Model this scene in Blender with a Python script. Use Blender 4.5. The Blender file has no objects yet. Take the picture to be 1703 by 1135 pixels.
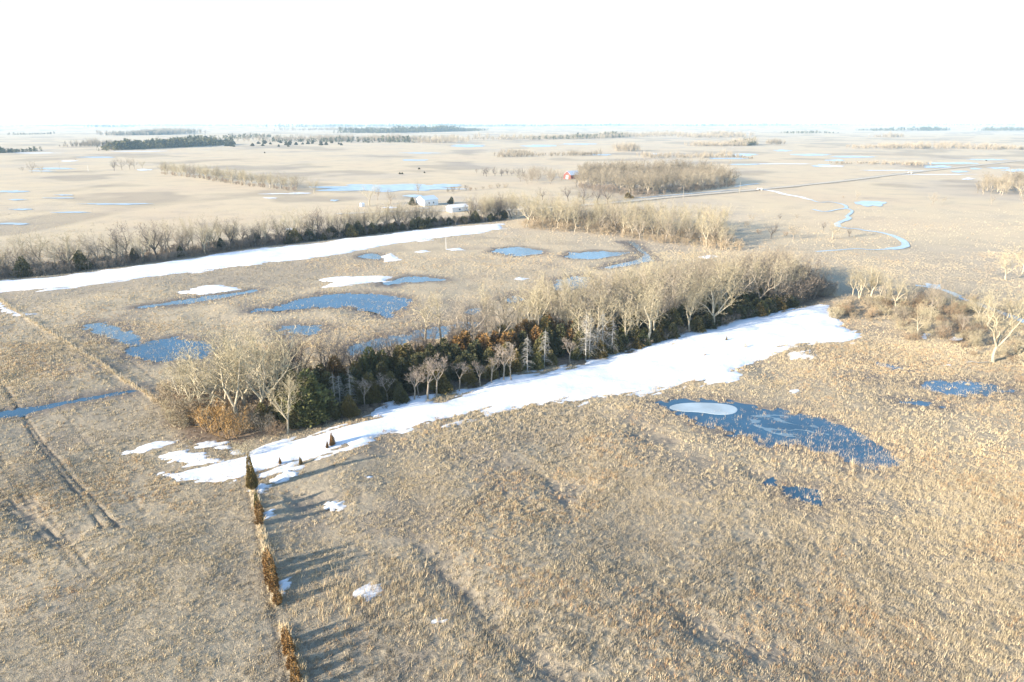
import bpy, math, random
import numpy as np
from mathutils import Vector

sc = bpy.context.scene
R = math.radians
# ------------------------------------------------------------------ camera, sky, sun, exposure
HC = 55.0                                   # the drone's height above the pasture
FPX, CX, CY = 1135.0, 851.5, 567.5          # focal length and centre in photo pixels
PITCH = math.atan((567.5 - 202.8) / FPX)
cam = bpy.data.cameras.new("camera")
cam.sensor_width = 36.0
cam.lens = FPX / 1703.0 * 36.0
cam.clip_start = 0.5
cam.clip_end = 60000.0
camo = bpy.data.objects.new("camera", cam)
sc.collection.objects.link(camo)
camo.location = (0, 0, HC)
camo.rotation_euler = (math.pi / 2 - PITCH, 0, 0)
sc.camera = camo

SUN_EL, SUN_ROT = R(15.0), R(240.0)         # low winter sun, behind and to the left
w = bpy.data.worlds.new("World")
sc.world = w
w.use_nodes = True
_nt = w.node_tree
_sky = _nt.nodes.new("ShaderNodeTexSky")
_sky.sky_type = 'NISHITA'
_sky.sun_disc = False
_sky.sun_elevation = SUN_EL
_sky.sun_rotation = SUN_ROT
_sky.dust_density = 0.4
_sky.ozone_density = 1.5
_sky.altitude = 1500.0
_nt.links.new(_sky.outputs[0], _nt.nodes["Background"].inputs[0])
_nt.nodes["Background"].inputs[1].default_value = 0.15

sl = bpy.data.lights.new("sun", 'SUN')
sl.energy = 5.0
sl.angle = R(0.5)
sl.color = (1.0, 0.89, 0.73)
so = bpy.data.objects.new("sun", sl)
sc.collection.objects.link(so)
sdir = Vector((math.sin(SUN_ROT) * math.cos(SUN_EL), math.cos(SUN_ROT) * math.cos(SUN_EL), math.sin(SUN_EL)))
so.rotation_euler = sdir.to_track_quat('Z', 'Y').to_euler()
so.location = (-60, -60, 40)

sc.view_settings.view_transform = 'Standard'
sc.view_settings.look = 'None'
sc.view_settings.exposure = 1.6
sc.view_settings.gamma = 1.0
sc.view_settings.use_curve_mapping = False
sc.cycles.max_bounces = 6
sc.cycles.diffuse_bounces = 2
sc.cycles.glossy_bounces = 2
sc.cycles.volume_bounces = 1
sc.cycles.transparent_max_bounces = 8

# ------------------------------------------------------------------ helpers
CP, SP = math.cos(PITCH), math.sin(PITCH)


def P(px, py):
    """ground point seen at a photo pixel"""
    u, v = px - CX, py - CY
    f = FPX * CP - v * SP
    d = max(FPX * SP + v * CP, 0.5)
    s = HC / d
    return (u * s, f * s)


def PP(pts):
    return np.array([P(*p) for p in pts], float)


def height_at(px, py_base, py_top):
    """height of an upright thing from the pixels of its foot and its top"""
    x, y = P(px, py_base)
    v = py_top - CY
    return HC - y * (FPX * SP + v * CP) / (FPX * CP - v * SP)


def hash2(ix, iy, seed):
    with np.errstate(over='ignore'):
        n = (ix.astype(np.int64) * 374761393 + iy.astype(np.int64) * 668265263 + seed * 974634777) & 0xffffffff
        n = ((n ^ (n >> 13)) * 1274126177) & 0xffffffff
        n = ((n ^ (n >> 16)) * 2246822519) & 0xffffffff
        n = n ^ (n >> 15)
    return (n & 0xffffff) / float(0x1000000)


def vn(x, y, s, seed=0):
    """value noise 0..1 of cell size s"""
    x = x / s
    y = y / s
    ix, iy = np.floor(x), np.floor(y)
    fx, fy = x - ix, y - iy
    fx = fx * fx * (3 - 2 * fx)
    fy = fy * fy * (3 - 2 * fy)
    a = hash2(ix, iy, seed)
    b = hash2(ix + 1, iy, seed)
    c = hash2(ix, iy + 1, seed)
    d = hash2(ix + 1, iy + 1, seed)
    return (a * (1 - fx) + b * fx) * (1 - fy) + (c * (1 - fx) + d * fx) * fy


def fbm(x, y, s, seed=0, o=3):
    t, a, n = 0, 1.0, 0
    for k in range(o):
        t = t + a * vn(x + 17.3 * k, y - 9.1 * k, s / 2 ** k, seed + k)
        n += a
        a *= 0.5
    return t / n


def sdf_poly(x, y, poly):
    """signed distance to a closed polygon, negative inside"""
    d = np.full(x.shape, 1e18)
    inside = np.zeros(x.shape, bool)
    n = len(poly)
    for i in range(n):
        ax, ay = poly[i]
        bx, by = poly[(i + 1) % n]
        ex, ey = bx - ax, by - ay
        t = np.clip(((x - ax) * ex + (y - ay) * ey) / max(ex * ex + ey * ey, 1e-9), 0, 1)
        dx, dy = x - ax - ex * t, y - ay - ey * t
        d = np.minimum(d, dx * dx + dy * dy)
        if ay != by:
            c = (ay > y) != (by > y)
            inside ^= c & (x < ex * (y - ay) / ey + ax)
    d = np.sqrt(d)
    return np.where(inside, -d, d)


def dist_line(x, y, pts):
    d = np.full(x.shape, 1e18)
    for i in range(len(pts) - 1):
        ax, ay = pts[i]
        bx, by = pts[i + 1]
        ex, ey = bx - ax, by - ay
        t = np.clip(((x - ax) * ex + (y - ay) * ey) / max(ex * ex + ey * ey, 1e-9), 0, 1)
        dx, dy = x - ax - ex * t, y - ay - ey * t
        d = np.minimum(d, dx * dx + dy * dy)
    return np.sqrt(d)


def smooth(poly, closed=True, it=2):
    p = np.array(poly, float)
    for _ in range(it):
        if closed:
            q = np.roll(p, -1, 0)
            p = np.stack([p * .75 + q * .25, p * .25 + q * .75], 1).reshape(-1, 2)
        else:
            a, b = p[:-1], p[1:]
            m = np.stack([a * .75 + b * .25, a * .25 + b * .75], 1).reshape(-1, 2)
            p = np.vstack([p[:1], m, p[-1:]])
    return p


def mesh_np(name, V, F, mats, smooth_=False, midx=None, attrs=None):
    V = np.asarray(V, np.float32)
    me = bpy.data.meshes.new(name)
    me.vertices.add(len(V))
    me.vertices.foreach_set("co", V.ravel())
    if not isinstance(F, list):
        F = [F]
    F = [np.asarray(f, np.int32) for f in F if len(f)]
    tot = sum(f.size for f in F)
    nf = sum(len(f) for f in F)
    me.loops.add(tot)
    me.loops.foreach_set("vertex_index", np.concatenate([f.ravel() for f in F]))
    me.polygons.add(nf)
    sizes = np.concatenate([np.full(len(f), f.shape[1], np.int32) for f in F])
    starts = np.concatenate([[0], np.cumsum(sizes)[:-1]]).astype(np.int32)
    me.polygons.foreach_set("loop_start", starts)
    if midx is not None:
        me.polygons.foreach_set("material_index", np.asarray(midx, np.int32))
    me.polygons.foreach_set("use_smooth", np.full(nf, smooth_, bool))
    for m in (mats if isinstance(mats, (list, tuple)) else [mats]):
        me.materials.append(m)
    if attrs:
        for k, a in attrs.items():
            at = me.attributes.new(k, 'FLOAT', 'POINT')
            at.data.foreach_set("value", np.asarray(a, np.float32))
    me.update(calc_edges=True)
    me.validate()
    return me


def link(name, me, parent=None, loc=None):
    o = bpy.data.objects.new(name, me)
    sc.collection.objects.link(o)
    if parent is not None:
        o.parent = parent
    if loc is not None:
        o.location = loc
    return o


def tag(o, label, cat, group=None, kind=None):
    o["label"] = label
    o["category"] = cat
    if group:
        o["group"] = group
    if kind:
        o["kind"] = kind
    return o


def structure(o, label, cat, kind='structure'):
    return tag(o, label, cat, None, kind)


def empty(name, x, y, z=0.0, rz=0.0, s=1.0):
    o = bpy.data.objects.new(name, None)
    sc.collection.objects.link(o)
    o.empty_display_size = 0.5
    o.location = (x, y, z)
    o.rotation_euler = (0, 0, rz)
    o.scale = (s, s, s)
    return o


# ------------------------------------------------------------------ materials
def mat(name):
    m = bpy.data.materials.new(name)
    m.use_nodes = True
    nt = m.node_tree
    return m, nt, nt.nodes["Principled BSDF"]


def noise(nt, scale, detail=4, rough=0.55, vec=None, dim='3D'):
    n = nt.nodes.new("ShaderNodeTexNoise")
    n.inputs["Scale"].default_value = scale
    n.inputs["Detail"].default_value = detail
    n.inputs["Roughness"].default_value = rough
    if vec is not None:
        nt.links.new(vec, n.inputs["Vector"])
    return n.outputs[0]


def ramp(nt, fac, stops):
    r = nt.nodes.new("ShaderNodeValToRGB")
    e = r.color_ramp.elements
    while len(e) < len(stops):
        e.new(0.5)
    for k, (p, c) in enumerate(stops):
        e[k].position = p
        e[k].color = (*c, 1)
    nt.links.new(fac, r.inputs[0])
    return r.outputs[0]


def mix(nt, fac, a, b, mode='MIX'):
    m = nt.nodes.new("ShaderNodeMix")
    m.data_type = 'RGBA'
    m.blend_type = mode
    for val, i in ((fac, 0), (a, 6), (b, 7)):
        if isinstance(val, (int, float)):
            m.inputs[i].default_value = val
        elif isinstance(val, tuple):
            m.inputs[i].default_value = (*val, 1)
        else:
            nt.links.new(val, m.inputs[i])
    return m.outputs[2]


def attr(nt, name):
    a = nt.nodes.new("ShaderNodeAttribute")
    a.attribute_name = name
    return a.outputs["Fac"]


def math_(nt, op, a, b=0.0):
    m = nt.nodes.new("ShaderNodeMath")
    m.operation = op
    for i, v in enumerate((a, b)):
        if isinstance(v, (int, float)):
            m.inputs[i].default_value = v
        else:
            nt.links.new(v, m.inputs[i])
    return m.outputs[0]


def objcoord(nt):
    return nt.nodes.new("ShaderNodeTexCoord").outputs["Object"]


def simple(name, col, rough=0.8, var=0.15, scale=3.0, rnd=0.0, spec=0.2, col2=None):
    """plain colour broken by noise, and by the object's own random number"""
    m, nt, b = mat(name)
    oc = objcoord(nt)
    n = noise(nt, scale, 4, .6, oc)
    lo = tuple(c * (1 - var) for c in col)
    hi = tuple(min(1, c * (1 + var)) for c in col)
    c = ramp(nt, n, [(0.3, lo), (0.7, hi)])
    if rnd:
        oi = nt.nodes.new("ShaderNodeObjectInfo")
        k = oi.outputs["Random"]
        if col2:
            c = mix(nt, math_(nt, 'MULTIPLY', k, rnd), c, col2)
        else:
            g = math_(nt, 'ADD', math_(nt, 'MULTIPLY', k, rnd), 1 - rnd / 2)
            hs = nt.nodes.new("ShaderNodeHueSaturation")
            nt.links.new(g, hs.inputs["Value"])
            nt.links.new(c, hs.inputs["Color"])
            c = hs.outputs[0]
    nt.links.new(c, b.inputs["Base Color"])
    b.inputs["Roughness"].default_value = rough
    b.inputs["Specular IOR Level"].default_value = spec
    return m


M = {}
M['bark'] = simple("pale_bark", (0.37, 0.315, 0.225), .9, .25, 2.0, .3)
M['twig'] = simple("bare_twigs", (0.37, 0.31, 0.20), .9, .18, .35, .35)
M['bark_dark'] = simple("dark_bark", (0.09, 0.075, 0.062), .9, .25, 2.0, .3)
M['twig_dark'] = simple("dark_twigs", (0.13, 0.107, 0.09), .9, .2, .5, .4)
M['bark_grey'] = simple("grey_bark", (0.26, 0.215, 0.165), .9, .25, 2.0, .3)
M['twig_grey'] = simple("grey_twigs", (0.29, 0.24, 0.175), .9, .2, .5, .4)
M['twig_pink'] = simple("pinkish_twigs", (0.31, 0.25, 0.195), .9, .2, .5, .25)
M['twig_red'] = simple("russet_twigs", (0.28, 0.195, 0.12), .9, .25, .7, .4)
M['twig_gold'] = simple("golden_twigs", (0.33, 0.195, 0.07), .9, .25, .7, .2)
M['wood'] = simple('wood_twigs', (.28, .232, .165), .9, .55, .03)
M['dead'] = simple("weathered_dead_wood", (0.33, 0.305, 0.265), .9, .15, 2.0, .2)
M['cedar'] = simple("cedar_foliage", (0.115, 0.118, 0.044), .85, .45, .9, .7, .15, (0.22, 0.135, 0.045))
M['cedar_dark'] = simple("dark_cedar_foliage", (0.070, 0.074, 0.036), .85, .4, .9, .6, .15, (0.15, 0.12, 0.045))
M['cedar_rust'] = simple("bronze_cedar_foliage", (0.27, 0.15, 0.055), .85, .4, .9, .5, .15, (0.13, 0.085, 0.03))


def ground_mat():
    m, nt, b = mat("pasture_ground")
    oc = objcoord(nt)
    big = noise(nt, .006, 5, .55, oc)
    mid = noise(nt, .045, 5, .6, oc)
    fine = noise(nt, 1.1, 4, .65, oc)
    tiny = noise(nt, 7.0, 3, .6, oc)
    c1 = ramp(nt, mid, [(.32, (.28, .232, .168)), (.47, (.385, .313, .208)), (.60, (.44, .355, .228)), (.74, (.35, .265, .172))])
    c2 = ramp(nt, big, [(.35, (.32, .27, .20)), (.5, (.435, .352, .228)), (.66, (.40, .305, .20))])
    c = mix(nt, .5, c1, c2)
    c = mix(nt, .65, c, ramp(nt, fine, [(.3, (.13, .112, .09)), (.52, (.31, .258, .185)), (.72, (.48, .39, .25))]))
    c = mix(nt, .35, c, ramp(nt, tiny, [(.35, (.115, .10, .08)), (.65, (.47, .385, .26))]))
    # matted, greyer and wetter ground round the water, worn tracks and the dark line beside the fence, bare litter under trees
    far = ramp(nt, mid, [(.3, (.38, .312, .228)), (.5, (.535, .425, .278)), (.7, (.57, .45, .285))])  # far field lightened: sunlight on upright grass blades is put into the colour
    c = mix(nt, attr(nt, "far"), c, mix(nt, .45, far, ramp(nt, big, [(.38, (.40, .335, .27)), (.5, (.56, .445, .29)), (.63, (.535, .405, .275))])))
    c = mix(nt, attr(nt, "wet_dark"), c, (.13, .112, .10))
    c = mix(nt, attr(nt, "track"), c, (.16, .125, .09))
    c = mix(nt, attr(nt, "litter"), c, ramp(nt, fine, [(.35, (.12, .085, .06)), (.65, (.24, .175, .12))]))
    c = mix(nt, attr(nt, "straw"), c, (.55, .42, .22))
    nt.links.new(c, b.inputs["Base Color"])
    b.inputs["Roughness"].default_value = .95
    b.inputs["Specular IOR Level"].default_value = .1
    bp = nt.nodes.new("ShaderNodeBump")
    bp.inputs["Strength"].default_value = .9
    bp.inputs["Distance"].default_value = .25
    nt.links.new(mix(nt, .4, fine, tiny), bp.inputs["Height"])
    nt.links.new(bp.outputs[0], b.inputs["Normal"])
    return m


def water_mat(name, col, rough=.06, bump=.02, ior=1.33):
    m, nt, b = mat(name)
    oc = objcoord(nt)
    n = noise(nt, .12, 4, .6, oc)
    c = ramp(nt, n, [(.3, tuple(v * .75 for v in col)), (.7, tuple(v * 1.25 for v in col))])
    nt.links.new(c, b.inputs["Base Color"])
    b.inputs["Roughness"].default_value = rough
    b.inputs["IOR"].default_value = ior
    bp = nt.nodes.new("ShaderNodeBump")
    bp.inputs["Strength"].default_value = .25
    bp.inputs["Distance"].default_value = bump
    nt.links.new(noise(nt, 1.2, 3, .6, oc), bp.inputs["Height"])
    nt.links.new(bp.outputs[0], b.inputs["Normal"])
    return m


def snow_mat():
    m, nt, b = mat("old_snow")
    oc = objcoord(nt)
    n = noise(nt, .5, 5, .6, oc)
    c = ramp(nt, n, [(.3, (.62, .65, .68)), (.6, (.76, .77, .78))])
    c = mix(nt, math_(nt, 'MULTIPLY', attr(nt, "thin"), .75), c, (.42, .37, .29))
    nt.links.new(c, b.inputs["Base Color"])
    b.inputs["Roughness"].default_value = .7
    b.inputs["Specular IOR Level"].default_value = .25
    bp = nt.nodes.new("ShaderNodeBump")
    bp.inputs["Strength"].default_value = .5
    bp.inputs["Distance"].default_value = .12
    nt.links.new(noise(nt, 1.6, 4, .6, oc), bp.inputs["Height"])
    nt.links.new(bp.outputs[0], b.inputs["Normal"])
    return m


def blade_mat():
    m, nt, b = mat("dry_grass")
    t = attr(nt, "tone")
    c = ramp(nt, t, [(0.0, (.21, .18, .14)), (.35, (.40, .325, .215)), (.7, (.545, .44, .28)), (.93, (.52, .395, .22)), (1.0, (.38, .23, .12))])
    nt.links.new(c, b.inputs["Base Color"])
    b.inputs["Roughness"].default_value = .9
    b.inputs["Specular IOR Level"].default_value = .15
    return m


M['ground'] = ground_mat()
M['water'] = water_mat("pond_water", (.022, .072, .118), .12, .012)
M['shallow'] = water_mat("shallow_flood_water", (.075, .125, .155), .16, .015)
M['ice'] = water_mat("pale_ice", (.36, .43, .47), .4, .02)
M['grey_ice'] = water_mat("grey_rotten_ice", (.34, .40, .42), .4, .03)
M['film'] = water_mat("thin_ice_film", (.12, .18, .215), .3, .03)
M['snow'] = snow_mat()
M['blade'] = blade_mat()
M['verge'] = simple('road_verge', (.31, .255, .18), .95, .4, .2)  # flat strip with the ditch shade put into its dark colour
M['road'] = simple("gravel_road", (.50, .43, .33), .95, .2, .6)
M['post'] = simple("weathered_post", (.34, .29, .22), .9, .25, 5)
M['wire'] = simple("fence_wire", (.25, .24, .22), .5, .1, 5)
M['white_metal'] = simple("white_metal_siding", (.78, .77, .74), .5, .05, 1)
M['roof_metal'] = simple("pale_metal_roof", (.60, .66, .72), .4, .05, 1)
M['grey_metal'] = simple("weathered_metal", (.42, .41, .40), .6, .12, 1)
M['door_white'] = simple("painted_door", (.55, .54, .52), .6, .05, 1)
M['glass_dark'] = simple("window_glass", (.03, .04, .05), .1, .05, 1, 0, .5)
M['barn_red'] = simple("barn_red_boards", (.27, .075, .06), .8, .2, 1)
M['pale_pole'] = simple("pale_pole", (.62, .60, .56), .7, .1, 4)
M['concrete'] = simple("concrete", (.35, .33, .30), .9, .15, 2)

# ------------------------------------------------------------------ where the water, snow and tracks lie
near_ponds = {      # name: (outline in photo pixels, depth, raggedness in metres)
    'oxbow': ([(1092, 672), (1120, 667), (1180, 667), (1230, 671), (1290, 679), (1350, 689), (1400, 704), (1440, 728), (1480, 752),
               (1494, 772), (1470, 783), (1420, 773), (1380, 759), (1330, 747), (1280, 737), (1230, 724), (1180, 704), (1140, 691)], .55, 3.2),
    'east': ([(1500, 634), (1560, 630), (1620, 632), (1670, 643), (1697, 655), (1650, 661), (1590, 658), (1540, 650), (1510, 642)], .45, 2.4),
    'east_small': ([(1430, 600), (1470, 600), (1505, 612), (1490, 617), (1450, 608)], .46, 2.0),
    'east_low': ([(1490, 664), (1530, 665), (1575, 675), (1540, 678), (1505, 672)], .46, 2.0),
    'reed': ([(1298, 818), (1325, 805), (1365, 814), (1400, 824), (1422, 837), (1370, 838), (1325, 834)], .50, 2.0),
    'dot': ([(1405, 626), (1440, 622), (1470, 630), (1440, 634)], .25, 1.5),
    'field_main': ([(415, 514), (480, 506), (520, 491), (580, 488), (640, 489), (686, 497), (680, 508), (655, 518), (645, 530), (622, 524),
                    (605, 514), (560, 509), (500, 514), (440, 520)], .5, 3.0),
    'field_west': ([(135, 540), (165, 534), (200, 548), (240, 560), (215, 571), (180, 563), (150, 553)], .45, 2.6),
    'corner': ([(203, 582), (240, 567), (290, 562), (345, 566), (360, 580), (335, 596), (275, 602), (232, 597)], .5, 2.6),
    'north_a': ([(812, 417), (855, 410), (890, 414), (910, 420), (872, 426), (838, 424)], .5, 2.8),
    'north_b': ([(934, 425), (970, 418), (1042, 419), (1040, 424), (990, 430), (950, 430)], .5, 2.8),
    'ring': ([(628, 475), (655, 463), (690, 459), (735, 463), (742, 468), (700, 469), (668, 469), (650, 477)], .4, 2.2),
    'by_belt': ([(762, 518), (800, 509), (806, 516), (782, 525)], .45, 2.0),
    'behind_a': ([(838, 497), (862, 488), (870, 498), (850, 506)], .4, 2.0),
    'behind_b': ([(910, 470), (950, 458), (985, 462), (978, 480), (930, 486)], .4, 2.6),
    'behind_c': ([(560, 574), (640, 562), (700, 548), (790, 532), (800, 540), (720, 566), (640, 584), (580, 592)], .33, 3.6),
    'behind_d': ([(455, 545), (500, 538), (560, 545), (520, 560), (470, 560)], .33, 3.0),
    'north_c': ([(590, 427), (610, 421), (636, 424), (640, 432), (610, 432)], .4, 1.6),
    'swale': ([(-60, 692), (0, 684), (60, 676), (140, 661), (225, 647), (243, 648), (200, 657), (120, 671), (60, 684), (0, 698), (-60, 706)], .62, 1.3),
    'long_swale': ([(225, 510), (290, 500), (360, 490), (430, 481), (425, 486), (370, 497), (300, 507), (240, 513)], .44, 2.0),
    'creek_dark': ([(985, 448), (1030, 437), (1062, 428), (1052, 408), (1030, 402), (1060, 402), (1080, 424), (1095, 433), (1070, 436), (1030, 445)], .4, 2.4),
}
pond_world = {k: (smooth(PP(v[0])), v[1], v[2]) for k, v in near_ponds.items()}

snow_px = {         # name: (outline, thickness, grid step, raggedness)
    'belt_strip': ([(405, 762), (432, 742), (480, 735), (540, 719), (600, 696), (630, 680), (645, 664), (690, 660), (720, 664), (760, 652), (800, 636), (840, 622), (900, 620), (1000, 594), (1060, 578),
                    (1120, 564), (1200, 543), (1280, 528), (1330, 516), (1367, 511), (1388, 525), (1408, 538), (1420, 555), (1442, 568),
                    (1400, 571), (1365, 572), (1330, 577), (1290, 590), (1262, 600), (1240, 615), (1205, 638), (1150, 642), (1100, 651),
                    (1060, 655), (1000, 662), (960, 668), (900, 674), (850, 682), (800, 691), (760, 702), (720, 720), (690, 730),
                    (640, 734), (600, 746), (545, 757), (500, 766), (470, 783), (440, 790), (418, 785)], .36, .34, 4.2),
    'corner_upper': ([(203, 752), (240, 742), (262, 734), (330, 728), (385, 735), (402, 750), (350, 747), (300, 741), (250, 748), (228, 757)], .34, .28, 2.0),
    'corner_middle': ([(264, 757), (300, 747), (345, 749), (360, 765), (320, 770), (282, 768)], .32, .28, 1.4),
    'corner_lower': ([(270, 787), (330, 777), (375, 764), (408, 755), (428, 765), (420, 785), (395, 797), (350, 803), (308, 795)], .34, .28, 1.6),
    'near_patch': ([(592, 990), (600, 982), (615, 977), (642, 988), (626, 1001), (597, 1003)], .34, .15, .9),
    'tiny_near': ([(717, 1041), (728, 1038), (740, 1041), (726, 1046)], .3, .12, .5),
    'hedge_a': ([(452, 796), (480, 784), (493, 789), (470, 799)], .3, .2, .8),
    'hedge_b': ([(424, 815), (432, 805), (443, 810), (436, 818)], .3, .15, .6),
    'hedge_c': ([(437, 856), (450, 850), (452, 862), (441, 866)], .3, .15, .5),
    'hedge_d': ([(466, 976), (478, 972), (480, 980), (468, 992)], .3, .15, .5),
    'mid_dot': ([(549, 839), (560, 837), (562, 841), (552, 843)], .2, .15, .4),
    'mid_dot_b': ([(606, 795), (616, 793), (618, 796), (608, 798)], .26, .15, .8),
    'field_a': ([(289, 488), (340, 476), (372, 474), (398, 481), (370, 487), (326, 491)], .34, .45, 1.8),
    'field_b': ([(524, 464), (560, 461), (620, 459), (652, 461), (642, 469), (600, 475), (560, 480), (535, 480), (548, 472)], .34, .45, 2.0),
    'field_c': ([(638, 426), (650, 420), (668, 433), (640, 436)], .34, .45, 1.2),
    'field_d': ([(738, 415), (765, 412), (775, 416), (750, 418)], .34, .45, 1.0),
    'field_e': ([(848, 466), (862, 461), (878, 463), (872, 468)], .3, .4, 1.4),
    'field_f': ([(690, 420), (705, 417), (716, 419), (700, 422)], .3, .4, 1.0),
    'fence_top': ([(-20, 498), (0, 500), (28, 521), (66, 521), (60, 526), (24, 528), (-20, 508)], .34, .35, 1.2),
    'east_tree': ([(1530, 553), (1540, 551), (1558, 556), (1545, 563), (1531, 563)], .34, .3, .9),
    'east_log': ([(1560, 604), (1580, 600), (1590, 603), (1575, 607)], .3, .3, .9),
    'north_strip': ([(1160, 428), (1185, 425), (1197, 428), (1175, 432)], .34, .4, 1.4),
    'oxbow_north': ([(1310, 648), (1325, 645), (1335, 650), (1318, 654)], .3, .25, 1.0),
    'thin_east': ([(1310, 590), (1345, 586), (1365, 592), (1350, 600), (1315, 598)], .20, .3, 3.0),
}
snow_world = {k: (PP(v[0]),) + v[1:] for k, v in snow_px.items()}
far_strip_px = [(-260, 500), (-120, 488), (0, 469), (100, 461), (200, 449), (300, 434), (400, 419), (500, 407), (600, 396), (700, 384), (800, 374),
                (840, 373), (832, 382), (760, 394), (700, 402), (640, 408), (590, 418), (520, 429), (440, 440), (380, 446), (300, 455),
                (200, 470), (100, 482), (0, 489), (-120, 510), (-260, 522)]
snow_world['far_strip'] = (PP(far_strip_px), .4, .8, 5.0)

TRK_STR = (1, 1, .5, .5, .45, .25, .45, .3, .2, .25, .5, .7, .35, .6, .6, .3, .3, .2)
hollows = [smooth(PP(t)) for t in (
    [(690, 915), (740, 930), (800, 985), (860, 1050), (930, 1110), (990, 1150), (900, 1150), (830, 1090), (760, 1020), (705, 960)],
    [(470, 822), (560, 812), (600, 830), (560, 865), (500, 862)],
    [(1060, 705), (1120, 718), (1150, 745), (1080, 748), (1040, 728)],
    [(1235, 770), (1300, 790), (1290, 812), (1220, 790)],
    [(20, 830), (90, 850), (130, 900), (60, 905), (10, 870)],
    [(1120, 1010), (1220, 1040), (1330, 1090), (1250, 1110), (1140, 1060)],
    [(880, 780), (960, 800), (1000, 840), (920, 840)],
)]
tracks = [smooth(PP(t), False) for t in (
    [(-12, 622), (40, 690), (75, 740), (112, 785), (160, 835), (196, 878)],
    [(2, 636), (28, 675), (62, 737), (98, 785), (140, 835), (170, 878)],
    [(-30, 800), (40, 850), (110, 900), (160, 960)],
    [(-30, 815), (30, 862), (95, 910), (140, 970)],
    [(412, 818), (425, 872), (440, 950), (452, 1015), (462, 1060), (478, 1140)],
    [(700, 925), (745, 890), (800, 845), (830, 800)],
    [(150, 565), (200, 590), (262, 632)],
    [(80, 538), (130, 585), (200, 640)],
    [(1120, 980), (1300, 960), (1500, 965), (1720, 970)],
    [(1520, 760), (1500, 860), (1525, 960)],
    [(30, 540), (18, 552), (0, 560)],
    [(36, 520), (100, 558), (156, 594), (206, 626), (250, 654)],  # dark, slightly sunken line just right of the fence
    [(20, 512), (60, 552), (130, 600), (190, 640), (236, 668)],
    [(-10, 765), (20, 800), (48, 842), (90, 890), (130, 950)], [(-10, 752), (32, 800), (64, 842), (106, 888), (150, 950)],
    [(60, 620), (110, 690), (170, 770), (240, 850)], [(1135, 660), (1100, 700), (1050, 760), (960, 860)], [(560, 905), (640, 890), (760, 860), (900, 800)],
)]
FENCE_FAR = PP([(-60, 462), (0, 500), (32, 522), (95, 560), (150, 596), (200, 628), (243, 655), (292, 684)])
FENCE_NEAR = PP([(412, 772), (425, 830), (436, 890), (450, 955), (463, 1012)])
FENCE_NEAR2 = PP([(474, 1048), (490, 1100), (506, 1150), (530, 1240)])
belt_front = PP([(300, 735), (400, 742), (440, 727), (520, 711), (620, 688), (700, 667), (760, 652), (840, 632), (940, 608), (1040, 587), (1140, 561), (1240, 534),
                 (1330, 511), (1385, 497)])
far_front = PP([(-260, 496), (-120, 482), (0, 465), (100, 457), (200, 446), (300, 431), (400, 416), (500, 404), (600, 393), (700, 381), (800, 371), (845, 367)])


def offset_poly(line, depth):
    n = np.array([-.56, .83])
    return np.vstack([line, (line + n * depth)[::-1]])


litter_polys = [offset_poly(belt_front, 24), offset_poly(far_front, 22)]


def rolling(x, y):
    """gentle swells of the pasture, level round the ponds and far away"""
    f = np.clip(1 - (np.hypot(x, y) - 200) / 200, 0, 1)
    for poly, dep, rag in pond_world.values():
        lo, hi = poly.min(0) - 12, poly.max(0) + 12
        m = (x > lo[0]) & (x < hi[0]) & (y > lo[1]) & (y < hi[1])
        if m.any():
            f[m] *= np.clip((sdf_poly(x[m], y[m], poly) - 1.5) / 9, 0, 1)
    return f * ((fbm(x, y, 26, 201, 2) - .5) * 1.9 + (fbm(x, y, 9, 205, 2) - .5) * .75)


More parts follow.
